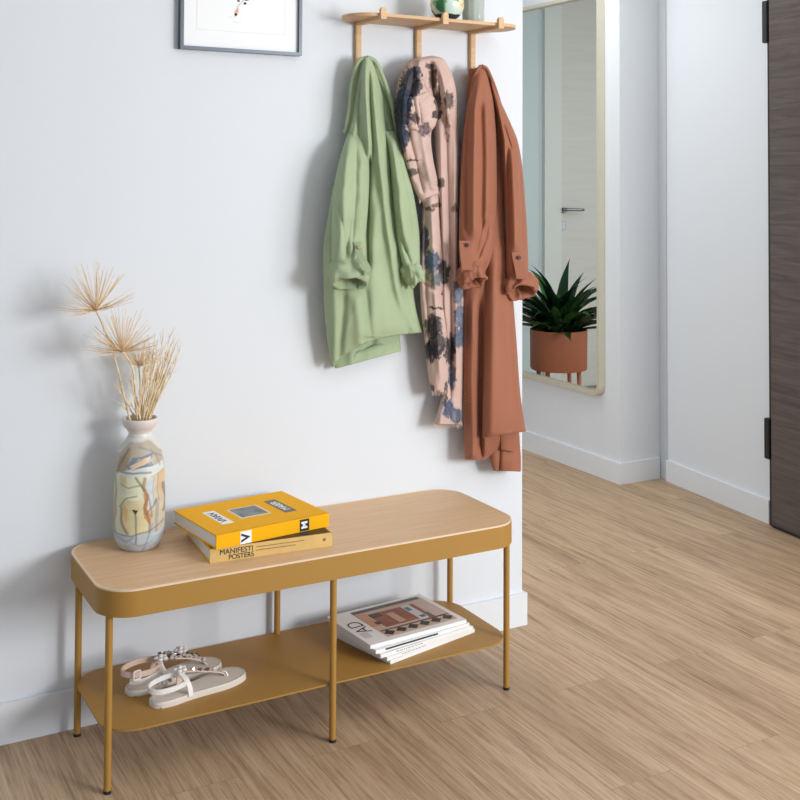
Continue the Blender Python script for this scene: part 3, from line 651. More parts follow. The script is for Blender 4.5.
def blob(cu, cv, ru, rv, rot, col, name):
    c0 = oy(cu, cv, -0.0123); k = 0.0029; bm = bmesh.new()
    vv = [bm.verts.new((c0.x+k*(ru*math.cos(a)*math.cos(rot)-rv*math.sin(a)*math.sin(rot)), -0.0124, c0.z-PZ0+k*(ru*math.cos(a)*math.sin(rot)+rv*math.sin(a)*math.cos(rot)))) for a in [2*PI*i/14 for i in range(14)]]
    bm.faces.new(vv); obj(name, bm, mat('ink_'+name, col, 0.7, var=0.2, vscale=200), pf)
blob(236.5, 12, 1.8, 4.2, -0.35, (228, 178, 150), 'drawn_petal'); blob(236, 14.5, 1.2, 1.3, 0, (110, 84, 66), 'drawn_bud')
blob(245, 3.5, 1.6, 1.2, 0.3, (60, 62, 66), 'drawn_leaf'); blob(238.5, 0.5, 1.4, 1.6, 0.3, (110, 116, 124), 'drawn_leaf'); blob(247, -1, 3.0, 1.6, 0.3, (90, 92, 98), 'drawn_leaf')
bm = bmesh.new(); tube(bm, [oy(u, v, -0.0124)-Vector((0, 0, PZ0)) for u, v in ((237, 8), (239, 5), (243, 1), (246, -4), (244, -20), (240, -40))], 0.0006, 5); obj('drawn_stem', bm, mat('ink_stem', (150, 146, 130), 0.7), pf)
blob(236, -30, 5, 12, 0.5, (120, 140, 110), 'drawn_leaf'); blob(246, -55, 9, 12, 0.2, (226, 170, 140), 'drawn_petal')
bm = bmesh.new(); tube(bm, [oy(u, v, -0.0124)-Vector((0, 0, PZ0)) for u, v in ((228, 16.5), (232, 17.5), (236, 16.8))], 0.0004, 4); tube(bm, [oy(u, v, -0.0124)-Vector((0, 0, PZ0)) for u, v in ((232, 21), (237, 22.3), (241, 22))], 0.0004, 4); obj('pencil_line', bm, mat('ink_pencil', (200, 202, 200), 0.7), pf)

# ------------------------------------------------------------------ coat rack
RB = 1.827; RTH = 0.009; RD = -0.155
rack = thing('coat_rack', 'pale oak wall coat rack with narrow shelf and three hooks', 'coat rack', (0.455, 0, RB))
bm = bmesh.new(); pl = [(x-0.455, y) for x, y in rrect(0.177, 0.735, RD, -0.001, 0.07, 12)]
pl = [(x, y) for x, y in pl]
fs = prism(bm, pl, 0.0, RTH); bmesh.ops.bevel(bm, geom=list(fs[0].edges)+list(fs[1].edges), offset=0.002, segments=2, affect='EDGES')
flatnormals(obj('shelf', bm, M_rack, rack))
HX = (0.253, 0.453, 0.643)
for hx in HX:
    bm = bmesh.new(); path = [(0, -0.006, -0.135), (0, -0.006, -0.004)]
    x = hx-0.455
    # wall strip, arm under the shelf and upturned nub: one bent oak strip
    box(bm, x-0.0088, x+0.0088, -0.014, -0.001, -0.165, -0.0005, None, 0.002)
    box(bm, x-0.0088, x+0.0088, RD, -0.014, -0.009, -0.0005)
    nb = [(x-0.0088, -0.009), (x+0.0088, -0.009), (x+0.0088, 0.015)]+[(x+0.0088*math.cos(a), 0.016+0.0088*math.sin(a)) for a in [PI*i/8 for i in range(9)]]+[(x-0.0088, 0.015)]
    a_ = [bm.verts.new((p, RD-0.012, q)) for p, q in nb]; b_ = [bm.verts.new((p, RD-0.0005, q)) for p, q in nb]
    bm.faces.new(a_); bm.faces.new(b_[::-1])
    for i in range(len(nb)): bm.faces.new((a_[i], b_[i], b_[(i+1) % len(nb)], a_[(i+1) % len(nb)]))
    # lower hook: foot and upturned tip
    box(bm, x-0.0088, x+0.0088, -0.062, -0.001, -0.178, -0.165, None, 0.002)
    box(bm, x-0.0088, x+0.0088, -0.062, -0.050, -0.166, -0.125, None, 0.002)
    flatnormals(obj('hook', bm, M_rack, rack))
# round painted pot and glass jar on the rack shelf
RZ = RB+RTH
pc = oz(449, 18.5, RZ); pc = Vector((pc.x+0.012, pc.y+0.030, RZ))
pot = thing('round_pot', 'round cream pot painted with green leaves on the coat rack shelf', 'pot', pc)
V, Fc, Cc = [], [], []; NR, NQ = 72, 60; pr_ = 0.049
for j in range(NQ+1):
    a = -1.15+(1.15+1.1)*j/NQ; r = pr_*math.cos(a); z = pr_*(math.sin(a)+math.sin(1.15))
    for k in range(NR):
        th = 2*PI*k/NR; V.append((r*math.cos(th), r*math.sin(th), z))
        p = Vector(V[-1])*22; nz = noise.noise(p)+0.5*noise.noise(p*2.3)
        n3 = noise.noise(p*0.8+Vector((4, 9, 2)))
        c = (232, 222, 196)
        if n3 > 0.0: c = (206, 226, 214)
        if nz > 0.12: c = (118, 166, 110)
        if nz > 0.34: c = (52, 110, 66)
        if n3 < -0.22 and nz < 0: c = (222, 200, 140)
        if j < 13+2*noise.noise(p): c = (46, 50, 56)
        Cc.append(lin(c))
for j in range(NQ):
    for k in range(NR): Fc.append((j*NR+k, j*NR+(k+1) % NR, (j+1)*NR+(k+1) % NR, (j+1)*NR+k))
Fc.append(tuple(range(NR-1, -1, -1)))
me = bpy.data.meshes.new('body'); me.from_pydata(V, [], Fc); ca = me.color_attributes.new('paint', 'FLOAT_COLOR', 'POINT')
for i, c in enumerate(Cc): ca.data[i].color = (*c, 1)
link('body', me, vcmat('leaf_glaze', 0.2, 0.5), pot, smooth=True)
zt_ = pr_*(math.sin(1.1)+math.sin(1.15)); bm = bmesh.new(); lathe(bm, [(pr_*math.cos(1.1), zt_), (pr_*math.cos(1.1)+.002, zt_+.004), (pr_*math.cos(1.1)-.002, zt_+.004), (pr_*math.cos(1.1)-.003, zt_-.02), (0, zt_-.02)], 40); obj('rim', bm, mat('pot_rim', (232, 224, 204), 0.3), pot, smooth=True)
jc = oz(477, 22, RZ); jc = Vector((jc.x+0.004, jc.y+0.026, RZ))
jar = thing('glass_jar', 'ribbed pale green glass jar on the coat rack shelf, right of the round pot', 'jar', jc)
bm = bmesh.new(); rings = []
N_ = 72
def ringat(r, z, rib): return [bm.verts.new(((r+rib*math.cos(12*2*PI*k/N_))*math.cos(2*PI*k/N_), (r+rib*math.cos(12*2*PI*k/N_))*math.sin(2*PI*k/N_), z)) for k in range(N_)]
prj = [(0.028, 0.0005, 0), (0.0315, 0.004, .0004), (0.032, 0.02, .0007), (0.032, 0.11, .0007), (0.031, 0.115, 0), (0.029, 0.115, 0), (0.029, 0.012, 0)]
rings = [ringat(*q) for q in prj]
for a, b in zip(rings, rings[1:]):
    for k in range(N_): bm.faces.new((a[k], a[(k+1) % N_], b[(k+1) % N_], b[k]))
bm.faces.new(rings[0][::-1]); bm.faces.new(rings[-1])
obj('glass', bm, mat('green_glass', (212, 222, 214), 0.1, trans=0.35), jar, smooth=True)
bm = bmesh.new(); lathe(bm, [(0, 0.0122), (0.0285, 0.0122), (0.0285, 0.07), (0, 0.07)], 40); obj('wax', bm, mat('jar_wax', (206, 216, 204), 0.5), jar)

# ------------------------------------------------------------------ garments
def interp_rows(rows, n):
    """rows of equal-length tuples -> n+1 rows, Catmull-Rom over arc parameter"""
    m = len(rows); T = [0.0]
    for a, b in zip(rows, rows[1:]): T.append(T[-1]+max(1e-3, math.hypot((a[0]+a[2]-b[0]-b[2])/2, (a[1]+a[3]-b[1]-b[3])/2)))
    out = []
    for q in range(n+1):
        t = T[-1]*q/n; i = 0
        while i < m-2 and t > T[i+1]: i += 1
        h = T[i+1]-T[i]; s = (t-T[i])/h
        r = []
        for c in range(len(rows[0])):
            y0, y1 = rows[i][c], rows[i+1][c]
            def slope(k):
                if k <= 0: return (rows[1][c]-rows[0][c])/(T[1]-T[0])
                if k >= m-1: return (rows[m-1][c]-rows[m-2][c])/(T[m-1]-T[m-2])
                d0 = (rows[k][c]-rows[k-1][c])/(T[k]-T[k-1]); d1 = (rows[k+1][c]-rows[k][c])/(T[k+1]-T[k])
                return 0 if d0*d1 <= 0 else 2*d0*d1/(d0+d1)
            m0, m1 = slope(i)*h, slope(i+1)*h
            r.append((2*s**3-3*s*s+1)*y0+(s**3-2*s*s+s)*m0+(-2*s**3+3*s*s)*y1+(s**3-s*s)*m1)
        out.append(r)
    return out
def foldsum(u, v, folds):
    """folds run down the cloth: 'g' a soft ridge (or groove), 'c' a sharp crease, 's' an overlapping edge whose right side stands out, 'z' the same for the left side"""
    d = 0.0
    for f_ in folds:
        pts, amp, wd = f_[:3]; kind = f_[3] if len(f_) > 3 else 'g'
        if v < pts[0][1] or v > pts[-1][1]: continue
        for a, b in zip(pts, pts[1:]):
            if a[1] <= v <= b[1]:
                uc = a[0]+(b[0]-a[0])*(v-a[1])/max(1e-6, b[1]-a[1]); break
        tot = pts[-1][1]-pts[0][1]; f = (v-pts[0][1])/tot
        e = max(0, min(1, f/0.18, (1-f)/0.12 if len(f_) < 5 else 1)); e = e*e*(3-2*e)
        x = (u-uc)/wd
        if kind == 'g': d += amp*e*math.exp(-x*x)
        elif kind == 'c': d += amp*e*math.exp(-abs(x)**1.1)
        else:
            if kind == 'z': x = -x
            d += amp*e*(0.5+0.5*math.tanh(x*4))*math.exp(-max(0, x)/5.0)
    return d
def cloth(name, rows, m, parent, folds=(), nr=110, nc=54, wr=0.0025, wscale=(0.06, 0.02), seed=0, hollow=True, paint=None, backk=0.35, closetop=True, inset=0.02, edgepow=0.6, lump=0.0):
    """hanging tube of cloth. rows: (uL, vL, uR, vR, d, bulge) - seen outline of the row at its own distance d from the wall, and how far it bellies out"""
    R = interp_rows([tuple(r)+(0,)*(7-len(r)) for r in rows], nr); V, F, PCs = [], [], []
    O = parent.matrix_world.translation if parent else Vector()
    O = parent.location if parent else Vector()
    nb = nc//2; N2 = nc+nb
    for j, (uL, vL, uR, vR, d, bl, bow) in enumerate(R):
        for k in range(N2):
            if k <= nc: s = k/nc; front = True
            else: s = 1-(k-nc)/(N2-nc); front = False
            ss = 0.5-0.5*math.cos(PI*s) if front else s
            ss = 0.5*ss+0.5*s
            u = uL+(uR-uL)*ss; v = vL+(vR-vL)*ss
            e = max(0.0, 1-(2*ss-1)**2)**edgepow; v += bow*math.sin(PI*ss**0.75); p = oy(u, v, -d)
            if front:
                wn = noise.noise(Vector((u*wscale[0], v*wscale[1], seed*3.7)))+0.5*noise.noise(Vector((u*wscale[0]*2.4, v*wscale[1]*3.0, seed*5.1+9)))
                rg_ = 1-2*abs(noise.noise(Vector((u*wscale[0]*1.5+v*0.012, v*wscale[1]*1.7, seed*7.3+2))))
                q = bl*e+(0.85*foldsum(u, v, folds)+wr*(0.8*wn+0.35*rg_))*min(1, e*1.6)
                if lump: q += lump*e*noise.noise(Vector((u*0.05, v*0.07, seed*2.9+4)))
                p = oy(u, v, -d-q)
            else:
                p.y += min(bl*backk*e, d-0.012)
            V.append(p-O); PCs.append((u, v))
    nR = nr+1
    for j in range(nr):
        for k in range(N2): F.append((j*N2+k, j*N2+(k+1) % N2, (j+1)*N2+(k+1) % N2, (j+1)*N2+k))
    if closetop: F.append(tuple(range(N2)))
    last = nr*N2
    if hollow:
        cen = sum((V[last+k] for k in range(N2)), Vector())/N2; base = len(V)
        prev = last
        for (sc_, up_) in ((0.93, -0.0015), (0.88, 0.004), (0.82, inset), (0.6, inset*1.6)):
            b0 = len(V)
            for k in range(N2):
                p = V[last+k]; q = cen+(p-cen)*sc_; q.z = p.z+up_; V.append(q); PCs.append(PCs[last+k])
            for k in range(N2): F.append((prev+k, prev+(k+1) % N2, b0+(k+1) % N2, b0+k))
            prev = b0
        F.append(tuple(prev+k for k in range(N2)))
    else: F.append(tuple(last+k for k in range(N2-1, -1, -1)))
    me = bpy.data.meshes.new(name); me.from_pydata(V, [], F)
    bm = bmesh.new(); bm.from_mesh(me); bmesh.ops.recalc_face_normals(bm, faces=bm.faces); bm.to_mesh(me); bm.free()
    if paint:
        ca = me.color_attributes.new('paint', 'FLOAT_COLOR', 'POINT')
        for i, (u, v) in enumerate(PCs): ca.data[i].color = (*paint(u, v), 1)
    return link(name, me, m, parent, smooth=True)

def button(parent, u, v, d, r, m):
    c = oy(u, v, -d)-parent.location; bm = bmesh.new(); tube(bm, [c, c+Vector((-0.0008, -0.0022, 0)), c+Vector((-0.001, -0.003, 0))], [r, r, r*0.8], 14); obj('button', bm, m, parent)

def fabric(name, col, rough, var, weave, sheen=0.1):
    return mat(name, col, rough, var=var, vscale=9, bump=weave, bscale=700, spec=0.25, sheen=sheen)
M_green = fabric('green_linen', (164, 180, 144), 0.85, 0.05, 0.35)
M_rust = fabric('rust_twill', (158, 100, 74), 0.6, 0.03, 0.08, 0.15)

def cuff_ring(parent, u, v, d, ha, hb, h, tilt, roll, m, seed, crumple=0.006, th=0.007):
    """turned-up cuff: a crumpled open band whose mouth faces down and a little outwards"""
    c = oy(u, v, -d)-parent.location; t = math.radians(tilt); r = math.radians(roll)
    ax = Vector((math.sin(r)*math.cos(t), -math.sin(t), -math.cos(t)*math.cos(r))).normalized()
    e1 = Vector((1, 0, 0)); e1 = (e1-ax*e1.dot(ax)).normalized(); e2 = ax.cross(e1)
    NP, V, F = 90, [], []
    sec = []
    for k in range(13): sec.append((0.0-0.25*math.sin(PI*k/12)*0, -h/2+h*k/12, 0))           # outside, top to mouth
    prof = [(-0.010, -h/2-0.004)]+[(0.004*math.sin(PI*k/10), -h/2+h*k/10) for k in range(11)]+[(-0.003, h/2+0.004), (-0.008, h/2+0.002), (-0.011, h/2-0.006), (-0.013, h/2-0.02), (-0.02, -h/2+0.006)]
    for i in range(NP):
        p = 2*PI*i/NP
        for (ro, so) in prof:
            n1 = noise.noise(Vector((math.cos(p)*1.6, math.sin(p)*1.6+so*40, seed*3.3)))
            n2 = noise.noise(Vector((math.cos(p)*3.6, math.sin(p)*3.6+so*60, seed*1.7+5)))
            n3 = 1-2*abs(noise.noise(Vector((p*1.1 if p < PI else (2*PI-p)*1.1, so*55, seed*2.1+8))))
            k = ro+crumple*(1.3*n1+0.8*n2+0.7*n3); sh = 0.006*noise.noise(Vector((math.cos(p)*1.5, math.sin(p)*1.5, seed+20)))
            V.append(c+e1*(ha+k)*math.cos(p)+e2*(hb+k)*math.sin(p)+ax*(so+sh*1.6))
    M_ = len(prof)
    for i in range(NP):
        for k in range(M_-1): F.append((i*M_+k, i*M_+k+1, ((i+1) % NP)*M_+k+1, ((i+1) % NP)*M_+k))
    me = bpy.data.meshes.new('cuff'); me.from_pydata(V, [], F)
    bm = bmesh.new(); bm.from_mesh(me); bmesh.ops.recalc_face_normals(bm, faces=bm.faces); bm.to_mesh(me); bm.free()
    o = link('cuff', me, m, parent, smooth=True); return o
def hem(parent, name, pts, r, m):
    """stitched edge along a flap"""
    bm = bmesh.new(); tube(bm, spline([oy(u, v, -d)-parent.location for u, v, d in pts], 8), r, 8); obj(name, bm, m, parent, smooth=True)

# --- green linen jacket on the left hook
gj = thing('linen_jacket', 'light green linen jacket with rolled sleeves hanging from the left hook', 'jacket', (HX[0], -0.05, 1.69))
cloth('hood', [(357, 62, 375, 59, .044, .008), (353, 75, 381, 72, .042, .010), (350, 92, 388, 90, .040, .012), (348.5, 112, 394, 112, .038, .014), (344, 134, 397.5, 132, .036, .016)], M_green, gj, seed=11, nr=60, hollow=True, inset=0.01)
hem(gj, 'hood_edge', [(366, 57.5, .066), (358, 62, .064), (352.5, 80, .058), (350.3, 95, .056), (348.8, 112, .054), (344.8, 133, .050)], 0.0055, M_green)
hem(gj, 'hood_edge', [(367, 57.5, .070), (375, 61, .070), (381, 73, .068), (387.5, 90, .064), (393, 110, .060), (396, 131, .056)], 0.0065, M_green)
cloth('body', [(363, 57.5, 372, 57, .056, .02), (360, 70, 376, 68, .05, .034), (356, 92, 382, 90, .044, .046), (352, 115, 388, 113, .042, .052), (347, 134, 395, 131, .042, .056), (338, 165, 401, 168, .044, .056), (328, 215, 405, 220, .046, .056), (323, 255, 411, 258, .05, .056), (324, 300, 414, 296, .05, .058), (327, 338, 420, 322, .05, .058, -3), (331, 366, 424, 332, .05, .046, -11)], M_green, gj, seed=1, wr=0.005, wscale=(0.05, 0.022), nr=170, nc=84,
      folds=[([(366, 58), (365.5, 90), (368, 130), (371, 165)], 0.026, 3.4), ([(372, 60), (374, 90), (377, 130), (381, 170), (388, 230), (398, 290), (410, 333)], 0.028, 4.2), ([(369.2, 60), (370, 100), (372.5, 140), (373, 165)], -0.020, 1.5, 'c'),
             ([(362, 75), (359, 105), (358, 150)], -0.014, 2.2, 'c'), ([(380, 75), (384, 105), (389, 150)], -0.016, 1.8, 'c'), ([(386, 110), (390, 160), (393, 215)], -0.012, 2.0, 'c'),
             ([(371, 140), (369, 180), (367.5, 235), (369, 275)], -0.034, 2.0, 'c'), ([(355, 110), (350, 160)], 0.010, 4),
             ([(378, 190), (374, 250), (372, 337)], 0.012, 6, 'g', 1), ([(345, 285), (342, 330), (338, 364)], -0.012, 3.5, 'g', 1), ([(356, 292), (360, 345)], 0.010, 5, 'g', 1), ([(394, 250), (402, 300), (409, 334)], -0.012, 4, 'g', 1), ([(330, 240), (334, 300), (335, 362)], 0.008, 4, 'g', 1), ([(366, 285), (372, 340)], -0.008, 3, 'c')], inset=0.03)
cloth('inner_hem', [(336, 346, 399, 334, .034, .014), (334, 356, 400, 341, .034, .016), (335, 368, 401, 351, .036, .02)], M_green, gj, seed=3, nr=30, wr=0.003, folds=[([(372, 335), (372, 356)], -0.016, 5, 'g', 1), ([(352, 340), (352, 368)], 0.008, 5, 'g', 1)], inset=0.02)
cloth('sleeve', [(349, 134, 366, 133, .070, .010), (344, 146, 369, 146, .078, .026), (337, 170, 369.5, 170, .084, .040), (332.5, 200, 368.5, 202, .088, .046), (331.5, 232, 366, 234, .092, .048), (331.5, 258, 364, 258, .096, .050), (335, 274, 361, 276, .100, .044)], M_green, gj, seed=4, nr=100, wr=0.006, wscale=(0.06, 0.025),
      folds=[([(349, 134), (344, 190), (340, 258)], 0.012, 4.5), ([(357, 134), (356, 190), (352, 250)], -0.012, 2.6, 'c'), ([(352, 215), (345, 262)], -0.014, 2.5, 'c'), ([(338, 200), (349, 262)], -0.010, 2.5, 'c'), ([(362, 150), (361, 235)], 0.008, 3)])
cloth('sleeve', [(384, 131, 397, 131, .068, .010), (388, 148, 403, 150, .074, .028), (391, 175, 410, 178, .078, .036), (393, 205, 416, 208, .08, .040), (396, 235, 419.5, 238, .082, .042), (401, 260, 420, 264, .084, .040), (406, 276, 419, 280, .086, .034)], M_green, gj, seed=5, nr=100, wr=0.006, wscale=(0.06, 0.025),
      folds=[([(391, 132), (399, 190), (404, 250)], 0.012, 4), ([(396, 140), (408, 200), (413, 245)], -0.010, 2.2, 'c'), ([(399, 235), (412, 266)], -0.012, 2.2, 'c'), ([(396, 215), (407, 255)], -0.010, 2.0, 'c')])
cuff_ring(gj, 349.5, 274, .124, .050, .036, .056, 34, -14, M_green, 6, 0.0055)
cuff_ring(gj, 412.5, 274, .106, .021, .028, .052, 18, 24, M_green, 7, 0.005)
bm = bmesh.new(); tp = [oy(u, v, -d)-gj.location for u, v, d in ((357.5, 242, .144), (358, 247, .150), (360, 255, .166), (364, 262, .180), (367.5, 269, .186), (367, 275, .180))]
ribbon(bm, spline(tp, 6), 0.018, 0.004, side=(1, -0.25, 0.3)); obj('sleeve_tab', bm, M_green, gj, smooth=False)
M_btn = mat('tan_button', (176, 160, 96), 0.4)
button(gj, 359, 247, .156, 0.0058, M_btn)

# --- rust coat on the right hook
rc = thing('rust_coat', 'long rust brown coat with rolled cuffs hanging from the right hook', 'coat', (HX[2], -0.05, 1.69))
cloth('collar', [(468.5, 69, 487, 67, .036, .012), (467.5, 80, 492, 78, .034, .02), (466.5, 92, 497, 96, .034, .022), (466, 106, 501, 108, .034, .02)], M_rust, rc, seed=21, nr=40)
hem(rc, 'collar_edge', [(481, 65.8, .086), (477, 71, .084), (473.5, 82, .080), (471, 94, .076), (469, 108, .068)], 0.0055, M_rust)
hem(rc, 'collar_edge', [(482, 65.8, .088), (487, 69, .084), (492.5, 81, .080), (497, 94, .076), (500, 104, .068)], 0.005, M_rust)
cloth('body', [(475, 68, 487, 67, .045, .014), (471, 80, 492, 79, .043, .03), (467, 102, 499, 102, .04, .042), (463, 130, 511, 130, .04, .045), (461, 165, 516, 165, .04, .045), (461, 220, 514, 220, .042, .045), (462, 290, 511, 290, .046, .045), (463, 360, 516, 360, .046, .044), (463.5, 410, 519, 406, .046, .042), (464, 436, 519, 434, .046, .042), (464.5, 459.5, 486, 459.5, .046, .036)], M_rust, rc, seed=22, nr=170, nc=84, wr=0.002, wscale=(0.05, 0.008), inset=0.03,
      folds=[([(486, 72), (493, 110), (499, 160), (500, 250)], -0.030, 2.6, 'c'), ([(481, 290), (480, 380), (480.5, 458)], -0.026, 2.4, 'g', 1), ([(473, 290), (471, 380), (473, 456)], 0.016, 4, 'g', 1), ([(466.5, 300), (467.5, 430)], -0.012, 2, 'c'), ([(476, 320), (477, 450)], 0.008, 2.4)])
cloth('front_panel', [(497, 140, 504, 140, .046, .012), (493, 185, 505, 185, .054, .02), (488, 230, 506, 230, .062, .03), (485, 285, 512, 285, .072, .046), (484, 340, 516.5, 340, .078, .052), (483, 390, 520, 390, .082, .054), (482.3, 420, 523.5, 416, .084, .054), (482, 437.5, 526, 431, .086, .050)], M_rust, rc, seed=23, nr=110, wr=0.002, wscale=(0.05, 0.008), inset=0.03, edgepow=0.42,
      folds=[([(495, 235), (493, 330), (491, 434)], 0.006, 4.5, 'g', 1), ([(503, 250), (507, 340), (509, 433)], -0.006, 4.5, 'g', 1)])
cloth('inner_hem', [(487, 430, 519, 428, .05, .02), (488, 446, 520, 444, .05, .028), (490, 460, 521, 460, .05, .028), (493, 470.5, 521, 471, .05, .022)], M_rust, rc, seed=24, nr=40, wr=0.002, folds=[([(501, 430), (499, 472)], -0.014, 2, 'c', 1), ([(512, 430), (513, 472)], 0.006, 4, 'g', 1)], inset=0.02)
cloth('lining_pocket', [(500, 434, 517, 432, .084, .008), (500.5, 442, 516, 441, .084, .009), (501, 449.5, 514, 452, .084, .007)], M_rust, rc, seed=25, nr=24, hollow=False, wr=0.003)
cloth('sleeve', [(477, 67.5, 485, 66.5, .07, .012), (472.5, 85, 489, 82, .072, .036), (466, 112, 494.5, 108, .074, .05), (462.3, 145, 496.5, 145, .076, .054), (460, 185, 497, 185, .08, .056), (459.2, 215, 496.5, 215, .084, .056), (458.8, 245, 494, 245, .088, .054), (459.5, 262, 490, 262, .094, .048), (461, 274, 485, 272, .096, .042)], M_rust, rc, seed=26, nr=130, nc=70, wr=0.0016, wscale=(0.05, 0.012), edgepow=0.5,
      folds=[([(480, 70), (475, 110), (474, 180), (474, 245)], 0.016, 4), ([(469, 100), (466.5, 160), (466, 240)], -0.012, 2.5, 'g'), ([(487, 84), (489, 150), (488, 235)], 0.016, 5), ([(480, 90), (482, 160), (481, 235)], -0.010, 3), ([(493, 205), (486, 238), (477, 262)], -0.016, 2.2, 'c'), ([(484, 218), (476, 256)], -0.012, 2.0, 'c'), ([(494, 228), (487, 266)], 0.010, 2.5)])
cloth('sleeve', [(488, 69, 491, 79, .066, .008), (491.5, 90, 501, 102, .066, .024), (497.5, 116, 511, 124, .07, .034), (502, 140, 518, 142, .074, .040), (503.5, 165, 522.5, 168, .08, .044), (504.5, 195, 525, 198, .084, .046), (505.5, 225, 527, 228, .088, .048), (506, 250, 528, 254, .092, .048), (506, 270, 528.5, 272, .096, .046), (509, 286, 526, 284, .100, .038)], M_rust, rc, seed=27, nr=130, nc=64, wr=0.0016, wscale=(0.06, 0.012), edgepow=0.5,
      folds=[([(495, 92), (504, 140), (504, 185)], 0.012, 2.6), ([(512, 145), (515, 200), (516, 255)], 0.014, 5), ([(508, 138), (508, 190), (509, 250)], -0.014, 1.8, 'c'), ([(519, 160), (522, 205), (523, 255)], -0.010, 2.4, 'c'), ([(503, 122), (512, 150)], -0.010, 2.0, 'c')])
cuff_ring(rc, 471.5, 276, .122, .036, .034, .048, 42, 6, M_rust, 28, 0.0075)
cuff_ring(rc, 519.5, 285, .122, .046, .036, .048, 40, -10, M_rust, 33, 0.0075)
for pts in (((464.5, 241, .138), (465, 250, .146), (466, 260, .158), (467.5, 270, .172)), ((516.5, 252, .142), (518, 261, .148), (520, 270, .160), (521.5, 279, .174))):
    bm = bmesh.new(); ribbon(bm, spline([oy(u, v, -d)-rc.location for u, v, d in pts], 6), 0.032, 0.004, side=(1, -0.2, 0.05)); obj('sleeve_tab', bm, M_rust, rc)
M_btn2 = mat('dark_button', (42, 26, 20), 0.3)
button(rc, 467, 245, .148, 0.0058, M_btn2); button(rc, 519, 257.5, .152, 0.0058, M_btn2)
# --- floral scarf on the middle hook
PINK = (206, 178, 166)
darkb = [  # u, v, ru, rv, colour
 (411, 84, 11, 15, (38, 44, 58)), (403, 110, 9, 20, (40, 46, 60)), (400, 138, 7, 20, (44, 52, 68)), (404, 100, 9, 16, (44, 54, 70)), (399, 120, 8, 22, (40, 46, 58)), (403, 136, 7, 9, (52, 62, 80)), (414, 72, 8, 5, (60, 64, 76)),
 (433, 78, 4, 12, (92, 74, 62)), (428, 66, 3, 4, (80, 72, 70)), (438, 100, 3.5, 12, (66, 56, 56)), (449, 100, 5, 9, (90, 78, 72)), (447, 128, 3, 14, (150, 120, 108)), (425, 130, 7, 6, (110, 92, 100)), (415, 118, 5, 5, (70, 60, 60)), (437, 115, 5, 4, (60, 54, 54)),  # first patch is shade painted into the crease beside the loop
 (412, 172, 8, 3.5, (74, 70, 58)), (413, 160, 7, 1.4, (52, 48, 48)), (441, 183, 4, 5, (96, 84, 74)), (436, 205, 6, 1.6, (120, 100, 84)), (430, 209, 6, 1.8, (104, 92, 80)), (455, 208, 4, 5, (130, 110, 96)),
 (424, 240, 5, 14, (62, 70, 84)), (432, 262, 8, 12, (76, 96, 120)), (444, 272, 6, 12, (34, 38, 46)), (436, 280, 6, 6, (100, 112, 120)), (429, 276, 4, 6, (140, 146, 120)), (458, 292, 6, 12, (92, 108, 130)), (460, 318, 6, 12, (82, 100, 124)), (459, 338, 6, 10, (74, 96, 120)),
 (436, 308, 8, 1.4, (64, 50, 46)), (433, 326, 9, 12, (36, 36, 44)), (437, 344, 9, 14, (40, 42, 52)), (430, 352, 7, 10, (46, 48, 58)), (450, 350, 5, 16, (36, 36, 44)), (452, 376, 4, 12, (90, 100, 120)), (448, 408, 6, 10, (70, 84, 110)), (456, 416, 6, 8, (84, 96, 116)), (431, 388, 3, 5, (70, 76, 90)), (440, 395, 3, 4, (60, 64, 80)), (446, 392, 2, 12, (60, 52, 52))]
def scarfpaint(off):
    def f(u, v):
        u += 1.6*noise.noise(Vector((u*0.2, v*0.2, 40.0))); v += 3*noise.noise(Vector((u*0.2, v*0.2, 60.0)))
        c = lin(PINK)
        n1 = noise.noise(Vector((u*0.11, v*0.07, off))); n2 = noise.noise(Vector((u*0.5, v*0.3, off+5)))
        c = tuple(q*(1+0.08*n1) for q in c)
        for cu, cv, ru, rv, k in darkb:
            d = 0.9*math.hypot((u-cu)/ru, (v-cv)/rv)+0.28*n2+0.22*noise.noise(Vector((u*0.9, v*0.9, off)))
            if d < 1:
                a = min(1, (1-d)/0.22)*(0.90+0.10*n1); kk = lin(k); n4 = noise.noise(Vector((u*0.45, v*0.22, off+11))); a *= 1-0.35*max(0, n4*1.6-0.3); sh = 1+0.6*n2+0.4*n4; c = tuple(x*(1-a)+y*sh*a for x, y in zip(c, kk))
        return tuple(max(0, min(1, q)) for q in c)
    return f
sc = thing('floral_scarf', 'pink scarf with dark blue floral blotches looped over the middle hook', 'scarf', (HX[1], -0.05, 1.69))
M_scarf = vcmat('scarf_weave', 0.9, 0.2, 0.1, 0.25, 900)
cloth('tail', [(440, 66, 449, 72, .05, .02), (436, 85, 454.5, 90, .05, .03), (434, 108, 457, 110, .05, .034), (435, 145, 459, 145, .05, .036), (437, 185, 460.5, 185, .048, .036), (440, 225, 461, 225, .046, .036), (441, 260, 462, 262, .046, .036), (441, 300, 464.5, 300, .046, .036), (444, 335, 464, 335, .045, .034), (446, 375, 463, 375, .045, .032), (441, 400, 462.5, 402, .045, .03), (434, 424, 462, 424, .045, .026)], M_scarf, sc, seed=31, nr=260, nc=70, paint=scarfpaint(1), wr=0.003, wscale=(0.08, 0.02), inset=0.01,
      folds=[([(446, 75), (447, 150), (450, 240), (452, 340), (450, 424)], -0.020, 2.4, 'c'), ([(455, 100), (456, 240), (457, 400)], 0.014, 3), ([(440, 120), (442, 220), (445, 330)], 0.012, 3), ([(459, 160), (460, 300)], -0.008, 1.8, 'c'), ([(445, 370), (440, 424)], 0.010, 3, 'g', 1)])
